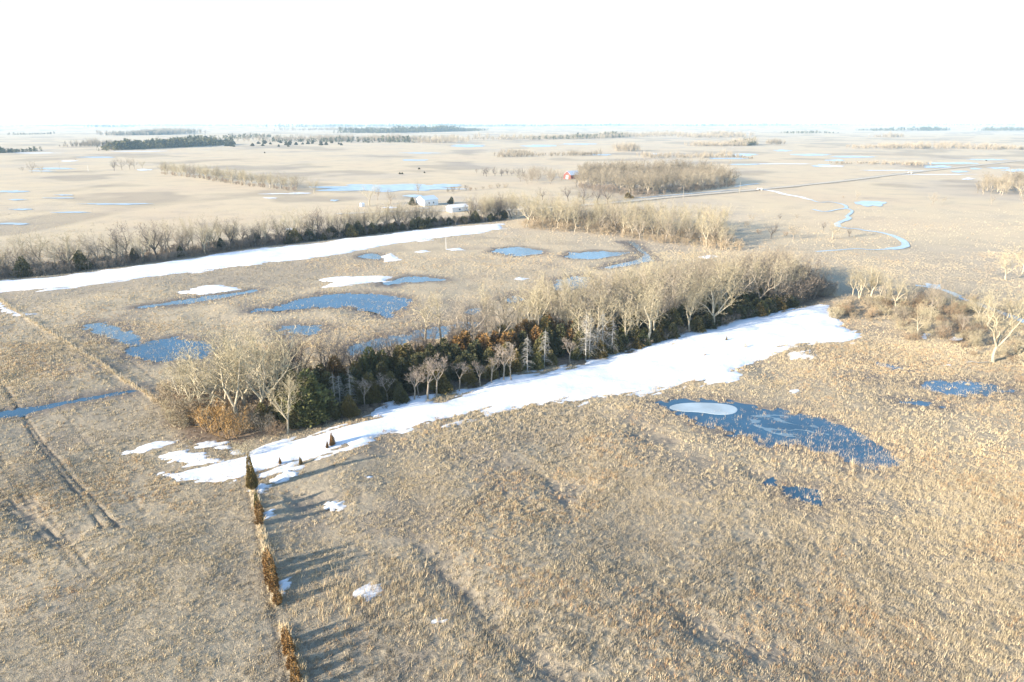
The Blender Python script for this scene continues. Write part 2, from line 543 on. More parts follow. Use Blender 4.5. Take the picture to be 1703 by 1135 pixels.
def ground_fields(x, y, detail=True):
    """ground height and the masks its material uses"""
    r = np.hypot(x, y)
    near = np.clip(1 - (r - 170) / 330, 0.0, 1)
    patch = fbm(x, y, 38, 5)                                     # where tussocks stand thick or thin
    tus = np.clip(vn(x, y, .85, 1) * .65 + vn(x, y, .42, 2) * .35 - .42, 0, 1) * 1.3
    z = (tus * (.12 + .55 * np.clip(patch - .35, 0, .4)) + fbm(x, y, 4.5, 7) * .16) * near + rolling(x, y)
    wet_dark = np.clip((fbm(x, y, 90, 11) - .58) * 4, 0, .34) * np.clip((r - 120) / 200, 0, 1)
    wet_dark = np.maximum(wet_dark, np.clip((fbm(x, y, 14, 13) - .60) * 3.5, 0, .4) * np.clip(1.6 - r / 300, 0, 1))
    for k, (poly, dep, rag) in pond_world.items():
        lo, hi = poly.min(0) - 12, poly.max(0) + 12
        m = (x > lo[0]) & (x < hi[0]) & (y > lo[1]) & (y < hi[1])
        if not m.any():
            continue
        xs, ys = x[m], y[m]
        d = sdf_poly(xs, ys, poly) - .3 * rag + (fbm(xs, ys, 5.0, 21) - .5) * rag * 2 + (vn(xs, ys, 1.1, 22) - .5) * rag * .9
        t = np.clip(-d / (4.2 if dep < .5 else 3.0), 0, 1)
        z[m] -= t * (dep + (vn(xs, ys, 1.6, 23) - .5) * .22) * np.clip(near[m] * 1.5 + .35, 0, 1) + np.clip(1 - d / 2.0, 0, 1) * .06
        wet_dark[m] = np.maximum(wet_dark[m], np.clip(1 - d / 5.0, 0, 1) * .85)
    for poly in hollows:
        lo, hi = poly.min(0) - 5, poly.max(0) + 5
        m = (x > lo[0]) & (x < hi[0]) & (y > lo[1]) & (y < hi[1])
        if m.any():
            d = sdf_poly(x[m], y[m], poly) + (fbm(x[m], y[m], 4, 47) - .5) * 5
            t = np.clip(.4 - d / 3.5, 0, 1)
            z[m] -= t * .45
            wet_dark[m] = np.maximum(wet_dark[m], t * .5 * np.clip(fbm(x[m], y[m], 2.2, 48) * 1.6, 0, 1))  # hollow floors tinted darker in broken patches
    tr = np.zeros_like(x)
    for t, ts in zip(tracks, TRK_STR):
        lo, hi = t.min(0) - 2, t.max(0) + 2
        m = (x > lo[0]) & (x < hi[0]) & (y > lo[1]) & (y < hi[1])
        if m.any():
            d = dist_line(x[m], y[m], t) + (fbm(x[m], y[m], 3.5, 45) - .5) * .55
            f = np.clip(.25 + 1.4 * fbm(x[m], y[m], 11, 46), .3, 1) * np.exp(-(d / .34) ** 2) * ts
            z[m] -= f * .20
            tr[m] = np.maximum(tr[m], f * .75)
    straw = np.zeros_like(x)
    for t, wd, hh in ((FENCE_FAR, .4, .16), (FENCE_NEAR, .45, .2), (FENCE_NEAR2, .45, .2)):
        lo, hi = t.min(0) - 6, t.max(0) + 6
        m = (x > lo[0]) & (x < hi[0]) & (y > lo[1]) & (y < hi[1])
        if m.any():
            f = np.exp(-(dist_line(x[m], y[m], t) / wd) ** 2)
            z[m] += f * hh * (.6 + .8 * vn(x[m], y[m], 1.3, 31))
            straw[m] = np.maximum(straw[m], f * .2)
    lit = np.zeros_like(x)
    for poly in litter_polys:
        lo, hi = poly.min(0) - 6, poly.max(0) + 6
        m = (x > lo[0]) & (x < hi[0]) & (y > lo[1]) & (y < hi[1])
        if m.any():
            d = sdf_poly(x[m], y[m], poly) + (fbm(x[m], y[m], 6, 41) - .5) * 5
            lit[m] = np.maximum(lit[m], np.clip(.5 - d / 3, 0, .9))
    return z, wet_dark, tr, straw, lit


def snow_depth(x, y, key):
    poly, th, step, rag = snow_world[key]
    u, v = .83 * x + .56 * y, -.56 * x + .83 * y            # streaks run with the belt and the wind
    d = -sdf_poly(x, y, poly) + .12 * rag + (fbm(u * .40, v * 1.5, 6.0, 51) - .5) * rag * 1.9 + (fbm(u * .5, v * 1.7, 2.0, 52, 2) - .5) * min(rag, 2.6) * 1.7 + (vn(x, y, .7, 53) - .5) * .5
    if th <= .34 and poly[:, 1].max() < 115:
        return np.clip((d + .15 + (vn(u * .6, v * 1.4, .45, 54) - .5) * 1.1) / .7, -1, 1) * .19
    return np.clip(d / 2.6, -1, 1) * th


# ------------------------------------------------------------------ ground
def build_ground():
    A = np.concatenate([np.linspace(-180, -52, 40)[:-1], np.linspace(-52, 52, 1250), np.linspace(52, 180, 40)[1:]])
    A = np.radians(A)
    rows = []
    pix = 1135.0
    pyy = np.concatenate([np.linspace(1160, 700, 400), np.linspace(700, 260, 420)[1:], np.linspace(260, 207, 60)[1:]])
    for py in pyy:
        rows.append(P(851.5, py)[1])
    Rr = np.concatenate([[2, 15, 30, 42], np.array(rows), [9000, 12000, 16000, 20000]])
    Rr = np.unique(Rr)
    X = np.outer(Rr, np.sin(A))
    Y = np.outer(Rr, np.cos(A))
    x, y = X.ravel(), Y.ravel()
    z, wet_dark, tr, straw, lit = ground_fields(x, y)
    nr, na = X.shape
    i = np.arange(nr - 1)[:, None] * na + np.arange(na - 1)[None, :]
    F = np.stack([i, i + 1, i + 1 + na, i + na], -1).reshape(-1, 4)
    V = np.stack([x, y, z], 1)
    V = np.vstack([V, [[0, 0, 0]]])
    c = len(V) - 1
    j = np.arange(na - 1)
    T = np.stack([np.full(na - 1, c), j + 1, j], 1)
    ex = lambda a: np.append(a, 0.0)
    me = mesh_np("ground", V, [F[:, ::-1], T[:, ::-1]], M['ground'], True,
                 attrs=dict(wet_dark=ex(wet_dark), far=ex(np.clip((np.hypot(x, y) - 130) / 300, 0, 1)), track=ex(tr), straw=ex(straw), litter=ex(lit)))
    o = link("ground", me)
    structure(o, "dry tan winter pasture stretching to the flat horizon", "ground")


build_ground()


def flat_poly(name, pts, z, m, lab, cat):
    n = len(pts)
    V = np.column_stack([pts, np.full(n, z)])
    me = bpy.data.meshes.new(name)
    me.from_pydata([tuple(v) for v in V], [], [tuple(range(n))])
    me.materials.append(m)
    o = link(name, me)
    structure(o, lab, cat)
    return o


pond_label = {
    'oxbow': "large dark blue pond with a white ice rim in the right foreground pasture", 'east': "dark blue pool below the big pale tree at the right edge",
    'east_small': "small reedy pool north of the big pale tree's pool", 'east_low': "thin strip of water just below the right hand pool",
    'reed': "weedy dark puddle below the large foreground pond", 'dot': "tiny puddle between the snow strip and the right hand pool",
    'field_main': "wide blue pond in the middle of the fenced field", 'field_west': "blue pool beside the left fence line",
    'corner': "deep blue pool behind the tall bare trees at the belt's left end", 'north_a': "blue pool near the far grove on the field's north side",
    'north_b': "greyish blue pool next to the far grove", 'ring': "ring shaped shallow pool beside a snow patch in the field",
    'by_belt': "little blue pool behind the middle of the cedar belt", 'behind_a': "small pool behind the belt's bare trees",
    'behind_b': "pool glimpsed through the tops of the bare belt trees", 'behind_c': "long shallow flood along the back of the cedar belt",
    'behind_d': "shallow flood behind the belt's left end", 'north_c': "small dark pool against a snow patch near the far snow strip",
    'swale': "narrow dark blue swale crossing the pasture left of the fence", 'long_swale': "long thin dark swale below a snow patch in the field",
    'creek_dark': "dark bent ditch near the far grove"}
for pi, (k, (poly, dep, rag)) in enumerate(pond_world.items()):
    c = poly.mean(0)
    d = poly - c
    ln = np.linalg.norm(d, axis=1, keepdims=True)
    q = poly + d / np.maximum(ln, 1e-6) * (rag * 1.4 + 1.0)
    deep = k in ('oxbow', 'east', 'field_main', 'corner', 'reed', 'east_small', 'east_low', 'dot', 'swale')
    flat_poly("pond", q, -.085 - .005 * (pi % 4), M['water'] if deep else M['shallow'], pond_label[k], "pond")


def build_snow(key, lab):
    poly, th, step, rag = snow_world[key]
    lo, hi = poly.min(0) - rag - 2, poly.max(0) + rag + 2
    nx, ny = int((hi[0] - lo[0]) / step) + 2, int((hi[1] - lo[1]) / step) + 2
    X, Y = np.meshgrid(lo[0] + np.arange(nx) * step, lo[1] + np.arange(ny) * step)
    x, y = X.ravel(), Y.ravel()
    x = x + (hash2(np.arange(x.size), np.zeros(x.size), 3) - .5) * step * .5
    y = y + (hash2(np.arange(x.size), np.ones(x.size), 3) - .5) * step * .5
    dd = snow_depth(x, y, key)
    z = dd + .02 + (fbm(x, y, 3, 61) - .5) * .10 + rolling(x, y)
    if key.startswith('hedge'):
        z = z + .12
    i = (np.arange(ny - 1)[:, None] * nx + np.arange(nx - 1)[None, :]).ravel()
    F = np.stack([i, i + 1, i + 1 + nx, i + nx], 1)
    keep = (dd[F] > -.10).any(1)
    F = F[keep]
    used = np.unique(F)
    mp = np.full(x.size, -1)
    mp[used] = np.arange(len(used))
    thin = np.clip(1 - dd / (th * .75), 0, 1) ** 2 * (vn(x, y, .9, 71) * .8 + .2)
    me = mesh_np("snow_patch", np.stack([x, y, z], 1)[used], mp[F], M['snow'], True, attrs=dict(thin=thin[used]))
    structure(link("snow_patch", me), lab, "snow")


snow_label = {
    'belt_strip': "long broad strip of white snow along the near side of the cedar belt", 'far_strip': "long strip of snow along the far left shelterbelt",
    'corner_upper': "ragged upper snow patch at the belt's left corner", 'corner_middle': "rounded snow patch left of the lone tall cedar",
    'corner_lower': "large snow patch touching the lone tall cedar's foot", 'near_patch': "single bright snow patch in the foreground weeds",
    'tiny_near': "tiny snow scrap below the foreground patch", 'hedge_a': "snow scrap right of the tall hedge cedar", 'hedge_b': "snow scrap at the top of the cedar hedge",
    'hedge_c': "snow scrap on the shaded side of the upper hedge", 'hedge_d': "snow scrap near the lower end of the upper hedge",
    'mid_dot': "small shaded snow spot right of the hedge", 'mid_dot_b': "small snow spot below the end of the snow strip",
    'field_a': "lens shaped snow patch on the left of the fenced field", 'field_b': "wide snow patch beside the ring shaped pool",
    'field_c': "snow patch beside the small dark pool near the far strip", 'field_d': "snow scrap at the foot of the white pole",
    'field_e': "thin snow sliver left of the grove pools", 'field_f': "snow sliver just below the far snow strip",
    'fence_top': "snow lying in the ditch at the top of the left fence", 'east_tree': "snow patch behind a small pale multi stemmed tree",
    'east_log': "snow scrap beside the fallen branch", 'north_strip': "bright snow strip in front of the far grove's right end",
    'oxbow_north': "snow scrap north of the large pond", 'thin_east': "thin half melted snow at the right end of the strip"}
for k in snow_world:
    build_snow(k, snow_label[k])

# ice on the large pond
ice = smooth(PP([(1110, 678), (1125, 671), (1165, 669), (1212, 672), (1228, 679), (1222, 688), (1195, 690), (1165, 685), (1130, 684)]))
c = ice.mean(0)
n = len(ice)
V = np.vstack([np.column_stack([ice, np.full(n, -.05)]), np.column_stack([c + (ice - c) * 1.03, np.full(n, -.14)])])
me = bpy.data.meshes.new("ice_sheet")
me.from_pydata([tuple(v) for v in V], [], [tuple(range(n))] + [(i, i + n, (i + 1) % n + n, (i + 1) % n) for i in range(n)])
me.materials.append(M['grey_ice'])
structure(link("ice_sheet", me), "pale grey ice sheet at the left end of the large pond", "ice")


def ice_film():
    poly = PP([(1240, 690), (1290, 686), (1340, 698), (1382, 718), (1385, 735), (1340, 735), (1285, 722), (1250, 708)])
    lo, hi = poly.min(0), poly.max(0)
    st = .16
    X, Y = np.meshgrid(np.arange(lo[0], hi[0], st), np.arange(lo[1], hi[1], st))
    x, y = X.ravel(), Y.ravel()
    nx = X.shape[1]
    ny = X.shape[0]
    d = -sdf_poly(x, y, poly)
    f = fbm(x * .5 + y * .35, y, 3.2, 81, 4)
    keepv = ((np.abs(f - .5) < .04 + .05 * vn(x, y, 1.5, 83))) & (d > .3)
    i = (np.arange(ny - 1)[:, None] * nx + np.arange(nx - 1)[None, :]).ravel()
    F = np.stack([i, i + 1, i + 1 + nx, i + nx], 1)
    F = F[keepv[F].all(1)]
    used = np.unique(F)
    mp = np.full(x.size, -1)
    mp[used] = np.arange(len(used))
    me = mesh_np("ice_film", np.stack([x, y, np.full(x.size, -.072)], 1)[used], mp[F], M['film'], False)
    structure(link("ice_film", me), "thin swirling ice film in the middle of the large pond", "ice")


ice_film()

# ------------------------------------------------------------------ dry grass tussocks (uncountable: one object each)
rs = np.random.RandomState(7)


def snow_cover(x, y):
    s = np.full(x.shape, -1.0)
    for k in snow_world:
        poly, th, st, rag = snow_world[k]
        lo, hi = poly.min(0) - 5, poly.max(0) + 5
        m = (x > lo[0]) & (x < hi[0]) & (y > lo[1]) & (y < hi[1])
        if m.any():
            s[m] = np.maximum(s[m], snow_depth(x[m], y[m], k))
    return s


def blades(px, py, pz, sc_, tone, K, hmin, hmax, wid, spread, lean=.55):
    n = len(px)
    N = n * K
    rep = lambda a: np.repeat(a, K)
    s = rep(sc_)
    a = rs.rand(N) * 2 * np.pi
    rr = np.sqrt(rs.rand(N)) * spread * s
    bx, by, bz = rep(px) + np.cos(a) * rr, rep(py) + np.sin(a) * rr, rep(pz) - .05
    h = (hmin + (hmax - hmin) * rs.rand(N)) * s
    la = a + rs.randn(N) * .7
    l = h * (lean * (.3 + rr / (spread * s + 1e-6)) * rs.rand(N) + .08)
    tx, ty, tz = bx + np.cos(la) * l + .10 * h, by + np.sin(la) * l + .06 * h, bz + h
    wa = rs.rand(N) * np.pi
    w_ = wid * s * (.6 + .8 * rs.rand(N))
    V = np.empty((N, 3, 3), np.float32)
    V[:, 0] = np.stack([bx - np.cos(wa) * w_, by - np.sin(wa) * w_, bz], 1)
    V[:, 1] = np.stack([bx + np.cos(wa) * w_, by + np.sin(wa) * w_, bz], 1)
    V[:, 2] = np.stack([tx, ty, tz], 1)
    t = np.clip(rep(tone) + rs.randn(N) * .13, 0, 1)
    return V.reshape(-1, 3), np.repeat(t, 3)


def grass_object(name, parts, lab):
    V = np.vstack([p[0] for p in parts])
    t = np.concatenate([p[1] for p in parts])
    F = np.arange(len(V)).reshape(-1, 3)
    me = mesh_np(name, V, F, M['blade'], False, attrs=dict(tone=t))
    structure(link(name, me), lab, "grass", "stuff")


def scatter(n, y0, y1, dens_fn):
    y = np.sqrt(rs.rand(n) * (y1 ** 2 - y0 ** 2) + y0 ** 2)
    x = (rs.rand(n) * 2 - 1) * (y * .92 + 22)
    keep = rs.rand(n) < dens_fn(x, y)
    return x[keep], y[keep]


def dens(x, y):
    return np.clip(.32 + 1.5 * (fbm(x, y, 38, 5) - .33) + .9 * (vn(x, y, 3.2, 91) - .45), .06, 1)


parts, mid = [], []
for (n, y0, y1, K, sc0, wid) in ((90000, 50, 100, 15, .95, .028), (110000, 100, 170, 11, 1.05, .036), (140000, 170, 300, 7, .98, .045), (70000, 300, 480, 5, 1.0, .065)):
    x, y = scatter(n, y0, y1, dens)
    z, wet_dark, tr, straw, lit = ground_fields(x, y)
    sn = snow_cover(x, y)
    ok = (sn < .16 + .12 * rs.rand(len(x))) & ((z - rolling(x, y) > -.13) | ((z - rolling(x, y) > -.40) & (rs.rand(len(x)) < .34))) & (tr < .4) & (lit < .55 + .4 * rs.rand(len(x)))
    ok &= rs.rand(len(x)) > wet_dark * .7
    ok &= rs.rand(len(x)) > np.clip((y - 280) / 200, 0, 1)
    x, y, z, lit = x[ok], y[ok], z[ok], lit[ok]
    tone = np.clip(.20 + .60 * fbm(x, y, 18, 95) + .95 * (fbm(x, y, 48, 94) - .5) + .35 * (rs.rand(len(x)) - .5) + .5 * np.clip(fbm(x, y, 55, 96) - .6, 0, 1) - .2 * lit, 0, 1)
    rus = (fbm(x, y, 20, 99) > .60) & (rs.rand(len(x)) < .35)
    tone = np.where(rus, .97, tone)
    sc_ = sc0 * np.clip(.45 + .95 * rs.rand(len(x)) ** 1.6 + .5 * (fbm(x, y, 38, 5) - .5), .35, 1.6)
    (parts if y1 <= 170 else mid).append(blades(x, y, z + np.clip(-.12 - (z - rolling(x, y)), 0, .4), sc_, tone, K, .16, .46, wid, .26))
for (n, y0, y1, K, sc0) in ((130000, 50, 105, 6, 1.0), (120000, 105, 190, 5, 1.35)):
    x, y = scatter(n, y0, y1, lambda a, b: np.clip((fbm(a, b, 15, 98) - .36) * 4.5, .12, 1))
    z, wet_dark, tr, straw, lit = ground_fields(x, y)
    ok = (snow_cover(x, y) < .10) & (z - rolling(x, y) > -.1) & (tr < .35) & (lit < .5)
    x, y, z = x[ok], y[ok], z[ok]
    tone = np.clip(.12 + .65 * fbm(x, y, 9, 97) + .9 * (fbm(x, y, 48, 94) - .5) + .3 * (rs.rand(len(x)) - .5), 0, 1)
    parts.append(blades(x, y, z, np.full(len(x), sc0) * (.7 + .6 * rs.rand(len(x))), tone, K, .10, .24, .026, .34, .8))
grass_object("dry_grass", parts, "tawny bunch grass tussocks covering the foreground pasture")
grass_object("field_grass", mid, "straw coloured grass of the fenced field and far pastures")

# taller pale weeds in the foreground, along the fences and standing in the snow
tall = []
for (cx, cy, sx, sy, n) in ((640, 970, 60, 26, 260), (560, 1010, 50, 20, 170), (700, 1010, 60, 30, 220), (790, 1090, 60, 40, 200), (930, 1000, 160, 60, 150), (1650, 1080, 80, 40, 160),
                            (1380, 760, 110, 22, 420), (1420, 735, 60, 26, 420), (1300, 732, 60, 10, 160), (1200, 700, 40, 10, 90), (1340, 690, 50, 6, 110), (1460, 770, 30, 10, 160), (1340, 822, 60, 10, 60), (1590, 645, 80, 10, 110), (1470, 606, 30, 6, 90), (180, 552, 40, 9, 160), (270, 582, 40, 8, 120), (560, 505, 90, 9, 240), (650, 505, 30, 10, 160), (650, 575, 90, 10, 260), (100, 668, 80, 6, 40), (330, 496, 70, 5, 160), (300, 585, 60, 10, 60)):
    q = np.array([P(cx + rs.randn() * sx, cy + rs.randn() * sy) for _ in range(n)])
    z = ground_fields(q[:, 0], q[:, 1])[0]
    tall.append(blades(q[:, 0], q[:, 1], z, .7 + .6 * rs.rand(n), .55 + .4 * rs.rand(n), 9, .4, 1.0, .018, .3, .35))
for line, n, wd in ((FENCE_FAR, 430, .22), (FENCE_NEAR, 150, .3), (FENCE_NEAR2, 90, .3)):
    t = rs.rand(n) * (len(line) - 1.001)
    i = t.astype(int)
    q = line[i] + (line[i + 1] - line[i]) * (t - i)[:, None] + rs.randn(n, 2) * wd
    z = ground_fields(q[:, 0], q[:, 1])[0]
    tall.append(blades(q[:, 0], q[:, 1], z, .8 + .5 * rs.rand(n), .6 + .3 * rs.rand(n), 10, .3, .8, .035, .4, .4))
q = np.array([P(rs.uniform(1130, 1420), rs.uniform(520, 625)) for _ in range(420)] + [P(rs.uniform(700, 1250), rs.uniform(600, 680)) for _ in range(300)])
sn = snow_cover(q[:, 0], q[:, 1])
q = q[sn > .03]
tall.append(blades(q[:, 0], q[:, 1], rolling(q[:, 0], q[:, 1]) + .25, .45 + .5 * rs.rand(len(q)), .2 + .8 * (rs.rand(len(q)) > .6), 3, .3, 1.2, .02, .2, .3))
grass_object("tall_weeds", tall, "tall pale weed stalks in clumps, along fences and in snow")


# ------------------------------------------------------------------ bare trees
def tubes(segs, k):
    """segs: list of (p0, p1, r0, r1) -> vertices, quads"""
    if not segs:
        return np.zeros((0, 3)), np.zeros((0, 4), int)
    p0 = np.array([s[0] for s in segs])
    p1 = np.array([s[1] for s in segs])
    r0 = np.array([s[2] for s in segs])[:, None, None]
    r1 = np.array([s[3] for s in segs])[:, None, None]
    d = p1 - p0
    d = d / np.maximum(np.linalg.norm(d, axis=1, keepdims=True), 1e-9)
    ref = np.where(np.abs(d[:, 2:3]) < .9, np.array([[0, 0, 1.0]]), np.array([[1.0, 0, 0]]))
    u = np.cross(d, ref)
    u /= np.linalg.norm(u, axis=1, keepdims=True)
    v = np.cross(d, u)
    a = np.arange(k) / k * 2 * np.pi
    ring = u[:, None, :] * np.cos(a)[None, :, None] + v[:, None, :] * np.sin(a)[None, :, None]
    V = np.concatenate([p0[:, None] + ring * r0, p1[:, None] + ring * r1], 1)
    base = (np.arange(len(segs)) * 2 * k)[:, None]
    j = np.arange(k)[None]
    jn = (np.arange(k)[None] + 1) % k
    F = np.stack([base + j, base + jn, base + k + jn, base + k + j], -1).reshape(-1, 4)
    return V.reshape(-1, 3), F


def slivers(tw, w0):
    if not len(tw):
        return np.zeros((0, 3)), np.zeros((0, 3), int)
    p0 = np.array([t[0] for t in tw])
    p1 = np.array([t[1] for t in tw])
    d = p1 - p0
    s = np.cross(d, rs.randn(len(tw), 3))
    s /= np.maximum(np.linalg.norm(s, axis=1, keepdims=True), 1e-9)
    s *= w0
    V = np.stack([p0 - s, p0 + s, p1], 1).reshape(-1, 3)
    return V, np.arange(len(V)).reshape(-1, 3)


class Tree:
    def __init__(s, seed):
        s.r = random.Random(seed)
        s.trunk, s.branch, s.twig = [], [], []

    def jit(s, d, a):
        g = s.r.gauss
        v = (d[0] + g(0, a), d[1] + g(0, a), d[2] + g(0, a))
        n = math.sqrt(v[0] ** 2 + v[1] ** 2 + v[2] ** 2) or 1
        return (v[0] / n, v[1] / n, v[2] / n)

    def side(s, d, ang):
        w_ = Vector(d)
        o = w_.orthogonal().normalized()
        o.rotate(__import__('mathutils').Quaternion(w_, s.r.uniform(0, 2 * math.pi)))
        v = w_ * math.cos(ang) + o * math.sin(ang)
        return tuple(v)

    def grow(s, p, d, L, r, lev, c):
        maxl = c['levels']
        step = c['step'][lev]
        n = max(2, int(L / step))
        st = L / n
        for i in range(n):
            d = s.jit((d[0], d[1], d[2] + c['up'][lev] * st), c['wob'][lev])
            q = (p[0] + d[0] * st, p[1] + d[1] * st, p[2] + d[2] * st)
            t = (i + 1) / n
            r2 = r * (1 - t * c['taper'][lev])
            r1 = r * (1 - (i / n) * c['taper'][lev])
            (s.trunk if lev <= c['trunk_lev'] else s.branch).append((p, q, r1, r2))
            if t > c['bare'][lev]:
                k = c['kids'][lev] * st
                k = int(k) + (s.r.random() < k - int(k))
                for _ in range(k):
                    if lev + 1 >= maxl:
                        e = s.side(d, s.r.uniform(.3, 1.0))
                        l = c['twig'] * s.r.uniform(.5, 1.3)
                        m = (q[0] + e[0] * l, q[1] + e[1] * l, q[2] + (e[2] + c['tup']) * l)
                        s.twig.append((q, m))
                        if s.r.random() < .6:
                            e2 = s.side(e, s.r.uniform(.3, .7))
                            h = (q[0] + (m[0] - q[0]) * .5, q[1] + (m[1] - q[1]) * .5, q[2] + (m[2] - q[2]) * .5)
                            s.twig.append((h, (h[0] + e2[0] * l * .6, h[1] + e2[1] * l * .6, h[2] + (e2[2] + c['tup']) * l * .6)))
                    else:
                        e = s.side(d, s.r.uniform(*c['ang'][lev]))
                        s.grow(q, e, L * s.r.uniform(*c['rel'][lev]) * (1 - .45 * t), max(r2 * s.r.uniform(.5, .75), .028), lev + 1, c)
            p = q
        nf = c['fork'][lev]
        if nf and lev + 1 < maxl:
            a0 = s.r.uniform(0, 6.28)
            for j in range(nf):
                a = a0 + 6.283 * j / nf + s.r.uniform(-.5, .5)
                sp = s.r.uniform(*c['fang'][lev])
                h = (math.cos(a) * math.sin(sp) + d[0] * .3, math.sin(a) * math.sin(sp) + d[1] * .3, math.cos(sp) + d[2] * .3)
                s.grow(p, s.jit(h, .02), L * s.r.uniform(*c['frel'][lev]), r * (1 - c['taper'][lev]) * s.r.uniform(.66, .92), lev + 1, c)
        elif lev + 1 >= maxl:
            for _ in range(3):
                e = s.jit(d, .35)
                l = c['twig'] * s.r.uniform(.6, 1.3)
                s.twig.append((p, (p[0] + e[0] * l, p[1] + e[1] * l, p[2] + e[2] * l)))


COTTON = dict(levels=4, trunk_lev=1, step=[1.0, 1.1, .75, .6], up=[.05, .035, .03, .02], wob=[.05, .12, .17, .2], taper=[.2, .62, .7, .8],
              bare=[.8, .18, .12, 0], kids=[0.25, .95, 1.6, 2.2], ang=[(.5, .9), (.5, 1.0), (.5, 1.0)], rel=[(.8, 1.2), (.40, .62), (.35, .6)],
              fork=[4, 2, 2, 0], fang=[(.4, .95), (.25, .6), (.3, .6), (0, 0)], frel=[(1.6, 2.3), (.42, .6), (.4, .6), (0, 0)], twig=.75, tup=.12)


def cfg(**k):
    c = {a: (list(b) if isinstance(b, list) else b) for a, b in COTTON.items()}
    c.update(k)
    return c


def bare_variant(seed, L, r, c, mt, mtw, k=6, w0=.018, lean=0.03, stems=1, kind='trunk'):
    t = Tree(seed)
    for i in range(stems):
        a = t.r.uniform(0, 6.28)
        le = lean if stems == 1 else t.r.uniform(.15, .55)
        b = (math.cos(a) * .25 * (stems > 1), math.sin(a) * .25 * (stems > 1), -.3)
        t.grow(b, t.jit((math.cos(a) * le, math.sin(a) * le, 1), .02), L * t.r.uniform(.85, 1.1), r, 0, c)
    # root flare
    V, F = tubes(t.trunk, k)
    tm = mesh_np(kind, V, F, mt, True)
    V1, F1 = tubes(t.branch, 3)
    V2, F2 = slivers(t.twig, w0)
    V = np.vstack([V1, V2]) if len(V1) else V2
    cm = mesh_np("crown", V, [F1, F2 + len(V1)], mtw, False)
    H = float(V[:, 2].max())
    return tm, cm, H, len(V1) // 6, len(V2) // 3


LIB = {}
LIB['cotton'] = [bare_variant(100 + i, 4.6, .37, cfg(fork=[2 + i % 4, 2, 2, 0], fang=[(.2 + .08 * (i % 3), .6 + .14 * (i % 4)), (.25, .65), (.3, .6), (0, 0)], up=[.05, .01 + .02 * (i % 3), .03, .02], wob=[.06, .10 + .03 * (i % 3), .18, .2]), M['bark'], M['twig'], w0=.026, lean=.09 * (i % 4)) for i in range(10)]
LIB['cotton_tall'] = [bare_variant(150 + i, 7.5, .36, cfg(fork=[3, 2, 2, 0], fang=[(.2, .5), (.2, .5), (.3, .6), (0, 0)], frel=[(.85, 1.25), (.45, .6), (.4, .6), (0, 0)], kids=[.5, 1.0, 1.6, 2.2], bare=[.45, .18, .12, 0]),
                                   M['bark'], M['twig'], w0=.026, lean=.06) for i in range(4)]
LIB['grey'] = [bare_variant(200 + i, 4.2, .33, cfg(kids=[0.3, .95, 1.5, 2.0]), M['bark_grey'], M['twig_grey'], w0=.026, lean=.1 * (i % 3)) for i in range(7)]
LIB['dark'] = [bare_variant(250 + i, 3.4, .30, cfg(kids=[0.3, 1.1, 1.7, 2.8], frel=[(1.3, 1.8), (.42, .6), (.4, .6), (0, 0)]), M['bark_dark'], M['twig_dark'], w0=.022) for i in range(4)]
LIB['vase'] = [bare_variant(300 + i, 2.9, .09, cfg(levels=4, step=[.6, .5, .4, .35], fork=[4, 3, 3, 0], fang=[(.3, .65), (.25, .5), (.25, .5), (0, 0)], frel=[(.55, .75), (.45, .6), (.4, .6), (0, 0)],
                                            kids=[.3, 1.5, 2.4, 5.5], bare=[.7, .4, .2, 0], twig=.38, tup=.25), M['bark_grey'], M['twig_pink'], k=5, w0=.013) for i in range(4)]
LIB['shrub'] = [bare_variant(350 + i, 1.5, .05, cfg(levels=3, step=[.45, .4, .35], fork=[2, 2, 0], kids=[1.2, 2.6, 6], bare=[.2, .1, 0], up=[.05, .05, .03], wob=[.12, .16, .2], taper=[.5, .7, .8],
                                             fang=[(.3, .6), (.3, .6), (0, 0)], frel=[(.5, .8), (.4, .6), (0, 0)], rel=[(.5, .7), (.4, .6)], trunk_lev=0, twig=.45, tup=.2), M['bark_grey'], M['twig_grey'], k=4, w0=.014, stems=9, kind='stems') for i in range(3)]


def recolour(lib, mt, mtw):
    out = []
    for (a, b, *r) in lib:
        a, b = a.copy(), b.copy()
        a.materials[0] = mt
        b.materials[0] = mtw
        out.append((a, b, *r))
    return out


LIB['shrub_red'] = recolour(LIB['shrub'], M['bark_dark'], M['twig_red'])
LIB['shrub_gold'] = recolour(LIB['shrub'], M['twig_red'], M['twig_gold'])
LIB['shrub_pale'] = recolour(LIB['shrub'], M['bark'], M['twig'])
for k_ in LIB:
    print("LIB", k_, [(round(v[2], 1), v[3], v[4]) for v in LIB[k_]])


